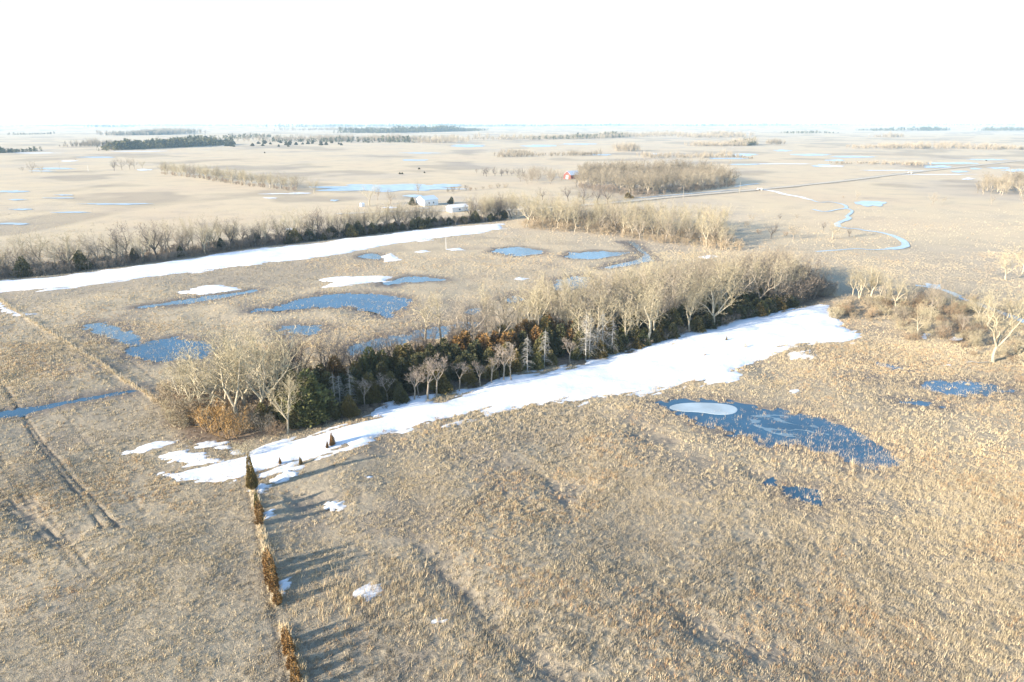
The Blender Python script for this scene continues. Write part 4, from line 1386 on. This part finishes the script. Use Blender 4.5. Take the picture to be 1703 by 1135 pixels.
for px, py, top, k in ((1251, 369, 352, 'grey'), (1297, 366, 355, 'dark'), (1325, 366, 354, 'grey'), (1282, 398, 372, 'dark'), (1320, 398, 374, 'grey'), (1370, 384, 370, 'dark'), (1384, 398, 366, 'cotton'), (1412, 394, 379, 'dark'),
                       (1306, 393, 384, 'shrub_red'), (1262, 390, 380, 'shrub_red'), (1240, 378, 366, 'shrub')):
    sh = 'shrub' in k
    tree_px(k, "bare_shrub" if sh else "bare_tree", px, py, top, "low shrub scattered on the flats right of the far grove" if sh else "small bare tree scattered on the flats right of the far grove", "shrub" if sh else "tree",
            "shrubs right of the far grove" if sh else "small trees right of the far grove", None, 1.2)
for x, y in along(PP([(735, 320), (770, 318), (850, 312)]), 7, -2, 5):
    plant(random.choice(['shrub_red', 'shrub']), "bare_shrub", x, y, random.uniform(2.5, 5), "dark shrub on the bank line right of the farm pond", "shrub", "shrubs on the bank by the farm pond", None, 1.3)
for i in range(40):
    px, py = random.uniform(375, 575), random.uniform(235, 245)
    if 400 < px < 420:
        px -= 30
    x, y = P(px, py)
    plant('cedar_dark', "cedar_tree", x, y, random.uniform(5, 9), "small round cedar dotted on the plain right of the distant dark wood", "tree", "cedars dotted on the far plain", None, 1.5)
for px, py in ((665, 290), (669, 290), (697, 282), (706, 288), (440, 255), (1640, 268)):
    x, y = P(px, py)
    plant('cedar_dark', "low_bush", x, y, random.uniform(1.8, 2.6), "tiny dark bush on the open plain behind the farm pond" if px < 1000 else "tiny dark bush on the far plain at right", "shrub",
          "tiny dark bushes on the plain" if px < 1000 else None, None, 1.4)

# ---- hedge of cedars on the near fence line
tree_px('cedar', "cedar_tree", 420, 814, 755, "tall lone olive cedar heading the near hedge at the snow's corner", "tree", None, 0, .36)
for (px, py, top, k, seg) in ((428, 848, 822, 'cedar', 0), (431, 862, 834, 'hedge', 0), (433, 876, 850, 'hedge', 0), (447, 950, 918, 'hedge', 1), (451, 964, 928, 'hedge', 1), (454, 978, 940, 'hedge', 1), (457, 990, 958, 'hedge', 1),
                              (462, 1010, 982, 'hedge', 1), (476, 1076, 1046, 'hedge', 2), (481, 1094, 1060, 'hedge', 2), (487, 1118, 1086, 'hedge', 2), (492, 1136, 1104, 'hedge', 2), (497, 1160, 1126, 'hedge', 2)):
    lab = ("brownish cedar in the upper run of the near hedge", "bronze cedar in the middle run of the near hedge", "bronze cedar in the lowest run of the near hedge")[seg]
    tree_px(k, "hedge_cedar", px, py, top, lab, "tree", ("upper hedge run", "middle hedge run", "lowest hedge run")[seg], None, .45 if k == "cedar" else .85)
for px, py, top, k, lab in ((553, 744, 722, 'cedar_rust', "tiny brown cedar on the snow right of the belt's left clump"), (545, 748, 736, 'cedar_rust', "second tiny cedar on the snow beside the first"),
                            (500, 772, 758, 'cedar', "dark little cedar at the snow's lower corner"), (466, 772, 760, 'cedar_rust', "brown seedling cedar near the lone tall cedar"),
                            (727, 703, 694, 'shrub_red', "reddish clump on the snow's lower edge"), (1155, 637, 628, 'shrub_red', "reddish clump near the right end of the snow strip"),
                            (1238, 580, 570, 'shrub_pale', "tan clump alone on the bright snow"), (1208, 567, 559, 'cedar', "tiny dark cedar on the snow near the belt"), (1172, 592, 586, 'shrub_red', "small dark clump in the middle of the snow"),
                            (640, 722, 715, 'shrub_red', "brown clump at the lower edge of the snow's left half")):
    sh = 'shrub' in k
    tree_px(k, "small_shrub" if sh else "cedar_seedling", px, py, top, lab, "shrub" if sh else "tree", None, None, 1.2 if sh else .5)


# ------------------------------------------------------------------ stream, road, far water and far snow
def ribbon(name, pts, w0, w1, z, m, lab, cat, rough=.25):
    p = smooth(pts, False, 3)
    t = np.gradient(p, axis=0)
    t /= np.maximum(np.linalg.norm(t, axis=1, keepdims=True), 1e-9)
    n = np.column_stack([-t[:, 1], t[:, 0]])
    k = len(p)
    wd = np.linspace(w0, w1, k)
    wl = wd * (1 + rough * (fbm(p[:, 0], p[:, 1], 14, 3) - .5) * 2.4)
    wr = wd * (1 + rough * (fbm(p[:, 0], p[:, 1], 14, 8) - .5) * 2.4)
    V = np.vstack([np.column_stack([p + n * wl[:, None], np.full(k, z)]), np.column_stack([p - n * wr[:, None], np.full(k, z)])])
    i = np.arange(k - 1)
    F = np.stack([i, i + k, i + k + 1, i + 1], 1)
    me = mesh_np(name, V, F, m, False)
    structure(link(name, me), lab, cat)


ribbon("road", PP([(560, 357), (620, 354), (700, 352), (850, 351), (960, 343), (1050, 335), (1150, 325), (1263, 316), (1400, 302), (1500, 289), (1600, 278), (1703, 267), (1900, 250)]), 3.4, 3.8, .36, M['road'],
       "straight pale gravel road running to the right horizon", "road", .05)
ribbon("road_verge", PP([(1010, 338.5), (1050, 335), (1150, 325), (1263, 316), (1400, 302), (1500, 289), (1600, 278), (1703, 267), (1900, 250)]), 6.0, 5.5, .2, M['verge'], "rough verges with painted ditch shade on both sides of the gravel road", "verge", .6)
ribbon("ditch_water", PP([(1062, 330), (1120, 325), (1180, 320), (1228, 316)]), 1.6, 1.2, .28, M['ice'], "icy roadside ditch below the wood", "ditch", .5)
ribbon("ditch_water", PP([(1222, 311), (1240, 308), (1262, 306)]), 2.2, 1.2, .24, M['ice'], "icy ditch on the far side of the road by the wood", "ditch", .5)
ribbon("stream", PP([(1266, 316), (1290, 319), (1305, 324), (1330, 328), (1350, 333)]), 2.6, 1.8, .24, M['snow'], "snow covered stream running from the road culvert", "stream", .7)
ribbon("stream", PP([(1352, 349), (1372, 354), (1392, 349), (1409, 347), (1404, 341), (1390, 338)]), 1.2, 1.0, .24, M['ice'], "upper icy loop of the meandering stream", "stream", .5)
ribbon("stream", PP([(1395, 378), (1392, 372), (1415, 364), (1408, 360)]), 1.6, 1.4, .24, M['ice'], "middle icy loop of the meandering stream", "stream", .5)
ribbon("stream", PP([(1436, 384), (1465, 387), (1490, 394), (1508, 405), (1505, 412), (1478, 415)]), .9, 2.2, .24, M['ice'], "bright blue bend of the meandering stream", "stream", .5)
ribbon("stream", PP([(1349, 333), (1362, 338), (1378, 336), (1391, 338)]), 1.0, .9, .23, M['grey_ice'], "pale frozen link between the snowy stream and its first loop", "stream", .6)
ribbon("stream", PP([(1409, 347), (1420, 352), (1408, 360)]), .8, 1.0, .23, M['grey_ice'], "pale frozen link between the first two stream loops", "stream", .6)
ribbon("stream", PP([(1395, 378), (1410, 381), (1424, 381), (1437, 384)]), .9, .8, .23, M['grey_ice'], "pale frozen link before the bright stream bend", "stream", .6)
ribbon("stream", PP([(1478, 415), (1450, 417), (1425, 414), (1395, 417), (1350, 420)]), 1.0, .8, .23, M['grey_ice'], "faint pale channel left of the bright stream bend", "stream", .8)
ribbon("stream", PP([(1522, 476), (1545, 478), (1575, 485), (1600, 497), (1640, 512), (1690, 530), (1760, 560)]), 1.0, 1.6, .20, M['grey_ice'], "pale lavender frozen creek behind the right hand thicket", "stream", .5)


def blob(px, py, hw, hh, z, m, lab, cat, seed, name):
    a = np.linspace(0, 2 * np.pi, 40, endpoint=False)
    r = 1 + .5 * (vn(np.cos(a) * 3 + seed * 7.7, np.sin(a) * 3, 1.0, seed) - .5) * 1.6
    pts = np.array([P(px + hw * np.cos(t) * q, py + hh * np.sin(t) * q) for t, q in zip(a, r)])
    flat_poly(name, pts, z, m, lab, cat)


blob(1552, 475, 12, 6, .19, M['ice'], "bright blue frozen pool on the creek bend", "pool", 3, "pool")
blob(1655, 480, 10, 5, .19, M['ice'], "little blue pool above the big pale tree", "pool", 4, "pool")
blob(1448, 339, 24, 4.5, .22, M['ice'], "pale blue pool above the stream bends", "pool", 5, "pool")
blob(648, 313, 120, 5.5, .22, M['ice'], "wide pale farm pond behind the white sheds", "pond", 6, "pond")
blob(740, 309, 30, 2.2, .23, M['ice'], "right arm of the pale farm pond", "pond", 16, "pond")
blob(690, 327, 16, 2.2, .22, M['ice'], "small pale pool behind the white shed", "pool", 7, "pool")
blob(556, 334, 6, 1.2, .22, M['ice'], "tiny pale pool right of the slanting row", "pool", 8, "pool")
far_water = [(20, 319, 22, 1.6), (30, 333, 14, 1), (105, 325, 14, .9), (190, 340, 55, 1.3), (36, 349, 18, 1.2), (118, 354, 36, 1.0), (22, 373, 26, 1.6), (100, 330, 24, .7),
             (780, 243, 28, 2), (690, 267, 22, 1.3), (900, 243, 34, 1.6), (960, 240, 30, 1), (700, 255, 30, 1), (1000, 258, 18, 1), (1090, 257, 14, 1.2), (1235, 258, 24, 2.0), (1210, 264, 30, 1.1),
             (1302, 251, 14, 1.3), (1350, 258, 30, 1.8), (1390, 267, 16, 1.4), (1420, 261, 34, 1.4), (1560, 278, 26, 1.8), (1590, 272, 40, 1.6), (1595, 286, 16, 1.5), (1640, 266, 30, 1.1), (1690, 284, 22, 2),
             (1622, 281, 10, 1), (1660, 280, 16, 1.4), (1240, 274, 28, 1), (1370, 276, 18, 1.8), (160, 262, 30, .9), (90, 281, 34, 1.2), (70, 285, 20, .8)]
for i, (a, b, c_, d_) in enumerate(far_water):
    o = blob(a, b, c_, d_, .22, M['ice'], "pale sheet of floodwater on the far %s plain" % ("left" if a < 500 else "middle" if a < 1150 else "right"), "floodwater", 20 + i, "flood_water")
for i, (a, b, c_, d_) in enumerate(((450, 330, 11, .9), (475, 323, 40, .8), (500, 322, 18, .8), (240, 283, 12, 1.2), (648, 346, 10, 1.2), (705, 347, 12, 1.0), (1300, 273, 40, .7), (1380, 277, 22, 1.3), (115, 268, 14, 1.0), (60, 255, 40, .6),
                                     (230, 252, 50, .5), (480, 382, 8, 1.2), (1560, 291, 60, .7), (1480, 284, 50, .6), (1012, 381, 6, .8), (1590, 566, 10, 3), (1480, 500, 6, 1), (1610, 298, 10, 1.6))):
    blob(a, b, c_, d_, .26, M['snow'], "thin snow drift lying on the far pasture", "snow", 60 + i, "snow_drift")


# ------------------------------------------------------------------ far woods, each one mass
def far_wood(name, px_line, top_px, rows, depth, n, conifer, lab, hvar=.3):
    line = PP(px_line)
    seg = np.linalg.norm(np.diff(line, axis=0), axis=1)
    cum = np.concatenate([[0], np.cumsum(seg)])
    s = rs.rand(n) * cum[-1]
    i = np.clip(np.searchsorted(cum, s, 'right') - 1, 0, len(seg) - 1)
    p = line[i] + (line[i + 1] - line[i]) * ((s - cum[i]) / seg[i])[:, None]
    p[:, 1] += rs.rand(n) * depth
    p[:, 0] += (rs.rand(n) - .5) * depth * .3
    dist_ = float(np.hypot(*line.mean(0)))
    H = max(height_at(px_line[0][0], px_line[0][1], px_line[0][1] - top_px), 2.5)
    h = H * 1.55 * (1 - hvar + 2 * hvar * rs.rand(n) * .8) * (.2 + 1.6 * fbm(p[:, 0], p[:, 1], dist_ * .05, 3) ** 1.3)
    dist = float(np.hypot(*line.mean(0)))
    if conifer:
        K = 26
        N = n * K
        rep = lambda a: np.repeat(a, K)
        t = rs.rand(N)
        a = rs.rand(N) * 6.283
        R_ = rep(h) * .32 * (1 - t) ** .7
        c = np.stack([rep(p[:, 0]) + np.cos(a) * R_ * .8, rep(p[:, 1]) + np.sin(a) * R_ * .8, t * rep(h) * .95], 1)
        sz = (rep(h) * .2)[:, None]
        V = (c[:, None] + rs.randn(N, 3, 3) * sz[:, None] * np.array([.7, .7, .55])).reshape(-1, 3)
        m = M['cedar_dark']
    else:
        K = 34
        N = n * K
        rep = lambda a: np.repeat(a, K)
        a = rs.rand(N) * 6.283
        sp = rs.rand(N) ** .7
        z0 = rep(h) * rs.rand(N) * .45
        b = np.stack([rep(p[:, 0]) + np.cos(a) * sp * rep(h) * .12, rep(p[:, 1]) + np.sin(a) * sp * rep(h) * .12, z0], 1)
        e = np.stack([rep(p[:, 0]) + np.cos(a) * sp * rep(h) * .38, rep(p[:, 1]) + np.sin(a) * sp * rep(h) * .38, np.minimum(z0 + rep(h) * (.3 + .35 * rs.rand(N)), rep(h) * (1 - .35 * sp))], 1)
        wd = max(.05, dist * .00012)
        wa = rs.rand(N) * 3.14
        o_ = np.stack([np.cos(wa), np.sin(wa), np.zeros(N)], 1) * wd
        V = np.stack([b - o_, b + o_, e], 1).reshape(-1, 3)
        m = M['twig_grey']
    V[:, 2] = np.maximum(V[:, 2], -.2)
    me = mesh_np(name, V, np.arange(len(V)).reshape(-1, 3), m, False)
    structure(link(name, me), lab, "wood", "stuff")


FW = [
    ([(150, 252), (200, 250), (250, 247.5), (300, 245), (348, 243)], 9, 150, 420, True, "dark bluish cedar wood on the far left plain"),
    ([(-90, 257), (-30, 256), (24, 254)], 8, 80, 160, True, "dark cedar wood cut by the left edge"),
    ([(104, 244.5), (140, 244.5), (175, 244)], 9, 120, 120, False, "faint bare wood left of the distant cedar wood"),
    ([(165, 226), (210, 226), (268, 224.5)], 8, 400, 330, False, "pale bare wood far behind the cedar wood"),
    ([(170, 225.7), (215, 225.7), (262, 224.7)], 4, 200, 160, True, "dark understorey along the pale bare far left wood"),
    ([(8, 225), (58, 224)], 3, 150, 80, True, "thin dark wood near the left horizon"),
    ([(300, 235), (350, 233), (405, 230)], 4, 500, 150, True, "scattered dark cedars rising to the low far hill"),
    ([(405, 236), (500, 236), (600, 236), (690, 237)], 8, 350, 520, False, "long grey bare wood across the middle distance"),
    ([(430, 237), (560, 237.5), (680, 238.5)], 5, 150, 110, True, "dark cedars along the long grey wood"),
    ([(690, 239), (760, 239)], 8, 200, 110, False, "thin pale trees at the right end of the long grey wood"),
    ([(755, 234), (860, 234), (960, 232.5), (1060, 229), (1140, 226)], 8, 350, 620, False, "grey wood stretching behind the flooded middle plain"),
    ([(880, 233), (960, 232), (1050, 228.5)], 5, 150, 160, True, "bluish dark trees inside the grey middle wood"),
    ([(560, 222), (640, 222), (720, 220), (800, 218)], 5, 300, 650, True, "long dark blue wood under the middle horizon"),
    ([(470, 218), (600, 217), (760, 216)], 4, 900, 650, False, "hazy bare wood behind the long dark blue one"),
    ([(830, 263), (880, 261), (975, 260), (1000, 259)], 8, 60, 170, False, "low greyish thicket beyond the red barn"),
    ([(836, 256), (885, 255)], 6, 50, 50, False, "small bare thicket left of the low greyish one"),
    ([(1030, 252), (1062, 253)], 10, 60, 60, False, "bare clump beyond the middle floodwater"),
    ([(1075, 264), (1140, 264), (1225, 263)], 9, 60, 150, False, "brushy thicket along the flooded right plain"),
    ([(1150, 230), (1200, 230), (1245, 229)], 8, 250, 260, False, "pale bare wood on the right middle plain"),
    ([(1160, 244), (1200, 244), (1262, 242.5)], 10, 90, 240, False, "bare wood block with dark right end on the right middle plain"),
    ([(1222, 243.4), (1262, 242.6)], 7, 60, 50, True, "dark corner of the right middle bare wood block"),
    ([(1285, 241), (1310, 241)], 9, 60, 30, False, "faint row of trees right of the bare wood block"),
    ([(1440, 248), (1520, 248), (1620, 249), (1760, 251)], 8, 120, 420, False, "low bare brush belt across the right plain"),
    ([(1440, 274), (1500, 275), (1545, 277)], 6, 40, 110, False, "thin brush line above the country road"),
    ([(1220, 262), (1260, 266)], 6, 40, 26, False, "small bushes near the right floodwater"),
    ([(1395, 274), (1420, 274)], 7, 30, 20, False, "small bushes by a snow drift above the road"),
    ([(1468, 229), (1512, 229)], 7, 100, 40, False, "row of separate faint trees on the right plain"),
    ([(1460, 218.5), (1515, 217.5)], 4, 300, 120, True, "dark wood patch on the right plain"),
    ([(1540, 218), (1578, 217.5)], 3.5, 200, 90, True, "small dark wood right of the dark patch"),
    ([(1654, 218), (1720, 217.5)], 4, 200, 110, True, "dark wood near the right edge of the plain"),
    ([(1320, 222.5), (1395, 222)], 2.5, 200, 110, True, "thin dark line of trees on the right plain"),
    ([(140, 212), (200, 211.5)], 2.5, 400, 90, True, "thin dark wood on the left horizon"),
    ([(-60, 211), (150, 210.5), (420, 210)], 2.6, 1500, 500, False, "hazy wood line along the left horizon"),
    ([(440, 212.5), (640, 211.5), (860, 211)], 3.2, 1500, 700, True, "hazy blue wood line along the middle horizon"),
    ([(830, 211), (1000, 210), (1140, 209.5)], 2.8, 900, 500, True, "thin blue wood line right of the middle horizon"),
    ([(1140, 210.5), (1260, 210), (1320, 209.5)], 3, 900, 330, True, "blue wood line on the right horizon"),
    ([(1330, 209.5), (1500, 209), (1780, 208.8)], 2.6, 1200, 500, True, "faint wood line at the right end of the horizon"),
]
for ln_, tp, dp, n_, con, lab in FW:
    far_wood("distant_wood", ln_, tp, 1, dp, n_, con, lab)


# ------------------------------------------------------------------ fence
def box(x0, x1, y0, y1, z0, z1):
    v = [(x, y, z) for z in (z0, z1) for y in (y0, y1) for x in (x0, x1)]
    return v, [(0, 2, 3, 1), (4, 5, 7, 6), (0, 1, 5, 4), (2, 6, 7, 3), (0, 4, 6, 2), (1, 3, 7, 5)]


def pym(name, vf, m, parent=None):
    me = bpy.data.meshes.new(name)
    V, F = [], []
    for v, f in vf:
        o = len(V)
        V += [tuple(a) for a in v]
        F += [tuple(i + o for i in q) for q in f]
    me.from_pydata(V, [], F)
    me.materials.append(m)
    return link(name, me, parent)


def fence(line, spacing, lab, maxn=96):
    seg = np.linalg.norm(np.diff(line, axis=0), axis=1)
    cum = np.concatenate([[0], np.cumsum(seg)])
    root = empty("wire_fence", line[0][0], line[0][1])
    tag(root, lab, "fence")
    tops = []
    s = 0.0
    V, F = tubes([((0, 0, -.3), (0, 0, 1.25), .10, .085), ((0, 0, 1.25), (0, 0, 1.28), .06, .02)], 6)
    pm = mesh_np("post", V, F, M['post'], False)
    while s < cum[-1] and len(tops) < maxn:
        i = min(np.searchsorted(cum, s, 'right') - 1, len(seg) - 1)
        p = line[i] + (line[i + 1] - line[i]) * ((s - cum[i]) / seg[i])
        z = float(ground_fields(np.array([p[0]]), np.array([p[1]]))[0][0])
        o = link("post", pm, root, (p[0] - line[0][0], p[1] - line[0][1], z * .5))
        o.rotation_euler = (random.gauss(0, .05), random.gauss(0, .05), random.uniform(0, 3))
        o.scale = (1, 1, random.uniform(.85, 1.2))
        tops.append((p[0] - line[0][0], p[1] - line[0][1], z * .5))
        s += spacing * random.uniform(.85, 1.15)
    for h in (.45, .8, 1.15):
        sg = [((a[0], a[1], a[2] + h), (b[0], b[1], b[2] + h), .006, .006) for a, b in zip(tops[:-1], tops[1:])]
        V, F = tubes(sg, 3)
        link("wire", mesh_np("wire", V, F, M['wire']), root)


fence(FENCE_FAR, 3.1, "wire fence on grey posts running down the left side of the field to the belt")


# ------------------------------------------------------------------ farm buildings, poles, culverts
def shed(name, px, py, L, W, eave, ridge, rz, wall_m, roof_m, lab, cat, doors=(), windows=(), over=.3):
    """gabled building: local +x runs along the ridge, its front gable is at x = 0"""
    x, y = P(px, py)
    r = empty(name, x, y, 0, rz)
    tag(r, lab, cat)
    h = W / 2
    v = [(0, -h, -.2), (0, h, -.2), (0, h, eave), (0, 0, ridge), (0, -h, eave)]
    V = v + [(L, a, b) for _, a, b in v]
    F = [(0, 4, 3, 2, 1), (5, 6, 7, 8, 9), (0, 5, 9, 4), (1, 2, 7, 6), (0, 1, 6, 5), (4, 9, 8, 3), (3, 8, 7, 2)]
    pym("wall", [(V, F)], wall_m, r)
    sl_ = (ridge - eave) / h
    vf = []
    for s in (-1, 1):
        a = [(-over, 0, ridge + .04), (L + over, 0, ridge + .04), (L + over, s * (h + over), eave - over * sl_ + .04), (-over, s * (h + over), eave - over * sl_ + .04)]
        b = [(p[0], p[1], p[2] + .16) for p in a]
        vf.append((a + b, [(0, 1, 2, 3), (4, 5, 6, 7), (0, 1, 5, 4), (1, 2, 6, 5), (2, 3, 7, 6), (3, 0, 4, 7)]))
    pym("roof", vf, roof_m, r)
    for (face, c0, wd, z0, hh) in doors:
        d = box(-.06, .02, c0 - wd / 2, c0 + wd / 2, z0, z0 + hh) if face == 'g' else box(c0 - wd / 2, c0 + wd / 2, -h - .06, -h + .02, z0, z0 + hh)
        pym("door", [d], M['door_white'], r)
    for (face, c0, wd, z0, hh) in windows:
        d = box(-.05, .02, c0 - wd / 2, c0 + wd / 2, z0, z0 + hh) if face == 'g' else box(c0 - wd / 2, c0 + wd / 2, -h - .05, -h + .02, z0, z0 + hh)
        pym("window", [d], M['glass_dark'], r)
    return r


RZ = R(46)
shed("white_shed", 699, 342.5, 12, 9.5, 4.0, 6.2, RZ, M['white_metal'], M['roof_metal'], "larger white gabled shed with a shaded roof beside a small spruce", "shed", [('g', -.6, 3.2, 0, 3.0)], [('s', 4, 1, 1.4, 1), ('s', 8, 1, 1.4, 1)])
shed("low_shed", 747, 353, 12.5, 6.5, 2.9, 4.3, R(38), M['white_metal'], M['white_metal'], "low white shed nearer the far cedars with a pale roof", "shed", [('g', 0, 2.2, 0, 2.2)], [('s', 6, 1.2, 1.1, .9)])
shed("utility_hut", 600, 344, 2.4, 2.4, 1.9, 2.3, R(40), M['white_metal'], M['roof_metal'], "tiny white hut left of the large bare farm tree", "hut", [('g', 0, .9, 0, 1.7)], (), .1)
b_ = shed("red_barn", 943, 298, 14, 10, 4.0, 7.6, R(40), M['barn_red'], M['roof_metal'], "red barn with a bluish roof beside the bare wood", "barn", [('g', 0, 3.4, 0, 3.6)], [('g', 0, 1.4, 5.2, 1.4)])


def pole(name, px, py, h, m, lab, cat, arm=True, r=.14, rz=.6):
    x, y = P(px, py)
    o = empty(name, x, y, 0, rz)
    tag(o, lab, cat)
    V, F = tubes([((0, 0, -.3), (0, 0, h), r, r * .7), ((0, 0, h), (0, 0, h + .04), r * .7, .02)], 8)
    link("shaft", mesh_np("shaft", V, F, m, True), o)
    if arm:
        pym("crossarm", [box(-1.1, 1.1, -.06, .06, h - .7, h - .58)], M['post'], o)
        for q in (-1, 0, 1):
            V, F = tubes([((q * .95, 0, h - .58), (q * .95, 0, h - .36), .05, .035)], 6)
            link("insulator", mesh_np("insulator", V, F, M['grey_metal']), o)


pole("white_pole", 742, 416, 5.6, M['pale_pole'], "single thin white pole standing in the fenced field by a snow scrap", "pole", False, .10)
pole("utility_pole", 1136, 330, 9, M['post'], "utility pole by the road in front of the wood", "pole")
pole("utility_pole", 1230, 321, 9, M['post'], "utility pole by the road at the wood's right end", "pole")
pole("utility_pole", 755, 341, 8.5, M['post'], "utility pole behind the low white shed", "pole")
pole("utility_pole", 100, 283, 9.5, M['post'], "pole on the far left plain right of three bare trees", "pole")
pole("bare_post", 147, 285, 7, M['pale_pole'], "pale post on the far left plain before the small clump", "pole", False)


def culvert(px, py, rz, lab):
    x, y = P(px, py)
    o = empty("culvert", x, y, .1, rz)
    tag(o, lab, "culvert")
    k = 18
    V, F = [], []
    for i in range(k):
        a = 2 * math.pi * i / k
        for (rad, yy) in ((1.0, 0), (1.0, 5.0), (.85, 5.0), (.85, 0)):
            V.append((math.cos(a) * rad, yy, .6 + math.sin(a) * rad))
    for i in range(k):
        j = (i + 1) % k
        for q in range(4):
            p = (q + 1) % 4
            F.append((i * 4 + q, i * 4 + p, j * 4 + p, j * 4 + q))
    pym("pipe", [(V, F)], M['grey_metal'], o)
    pym("headwall", [box(-2.2, -1.02, .2, .6, -.2, 1.9), box(1.02, 2.2, .2, .6, -.2, 1.9), box(-1.02, 1.02, .2, .6, 1.58, 1.9)], M['concrete'], o)


culvert(1263, 317, R(-20), "dark culvert mouth under the road where the snowy stream begins")
culvert(1513, 289, R(-20), "dark culvert mouth under the road far to the right")

# fallen branch by the biggest cottonwood
fx, fy = P(1632, 603)
t_ = Tree(5)
t_.grow((-4, 0, .25), (1, .1, .02), 6.5, .13, 1, cfg(up=[0, 0, 0, 0], kids=[0, .5, 1.2, 1.2], fork=[0, 0, 0, 0], bare=[.3, .4, .3, .2]))
fo = empty("fallen_branch", fx, fy, 0, .15)
tag(fo, "pale fallen branch on the ground left of the biggest cottonwood", "branch")
V, F = tubes(t_.trunk, 5)
link("limb", mesh_np("limb", V, F, M['dead'], True), fo)
V, F = tubes(t_.branch, 3)
V2, F2 = slivers(t_.twig, .02)
link("twigs", mesh_np("twigs", np.vstack([V, V2]), [F, F2 + len(V)], M['dead']), fo)

# ------------------------------------------------------------------ haze over the whole plain
me = bpy.data.meshes.new("haze")
V, F = box(-20600, 20600, -20600, 20600, -2.0, 62.0)
me.from_pydata(V, [], F)
hm = bpy.data.materials.new("thin_air")
hm.use_nodes = True
nt = hm.node_tree
nt.nodes.remove(nt.nodes["Principled BSDF"])
pv = nt.nodes.new("ShaderNodeVolumePrincipled")
pv.inputs["Color"].default_value = (.55, .79, 1.0, 1)
pv.inputs["Density"].default_value = 7.5e-5
pv.inputs["Anisotropy"].default_value = 0.0
nt.links.new(pv.outputs[0], nt.nodes["Material Output"].inputs["Volume"])
me.materials.append(hm)
ho = link("haze", me)
structure(ho, "thin pale air haze over the plain", "haze", "stuff")
print("COUNTS", CNT, sum(CNT.values()))
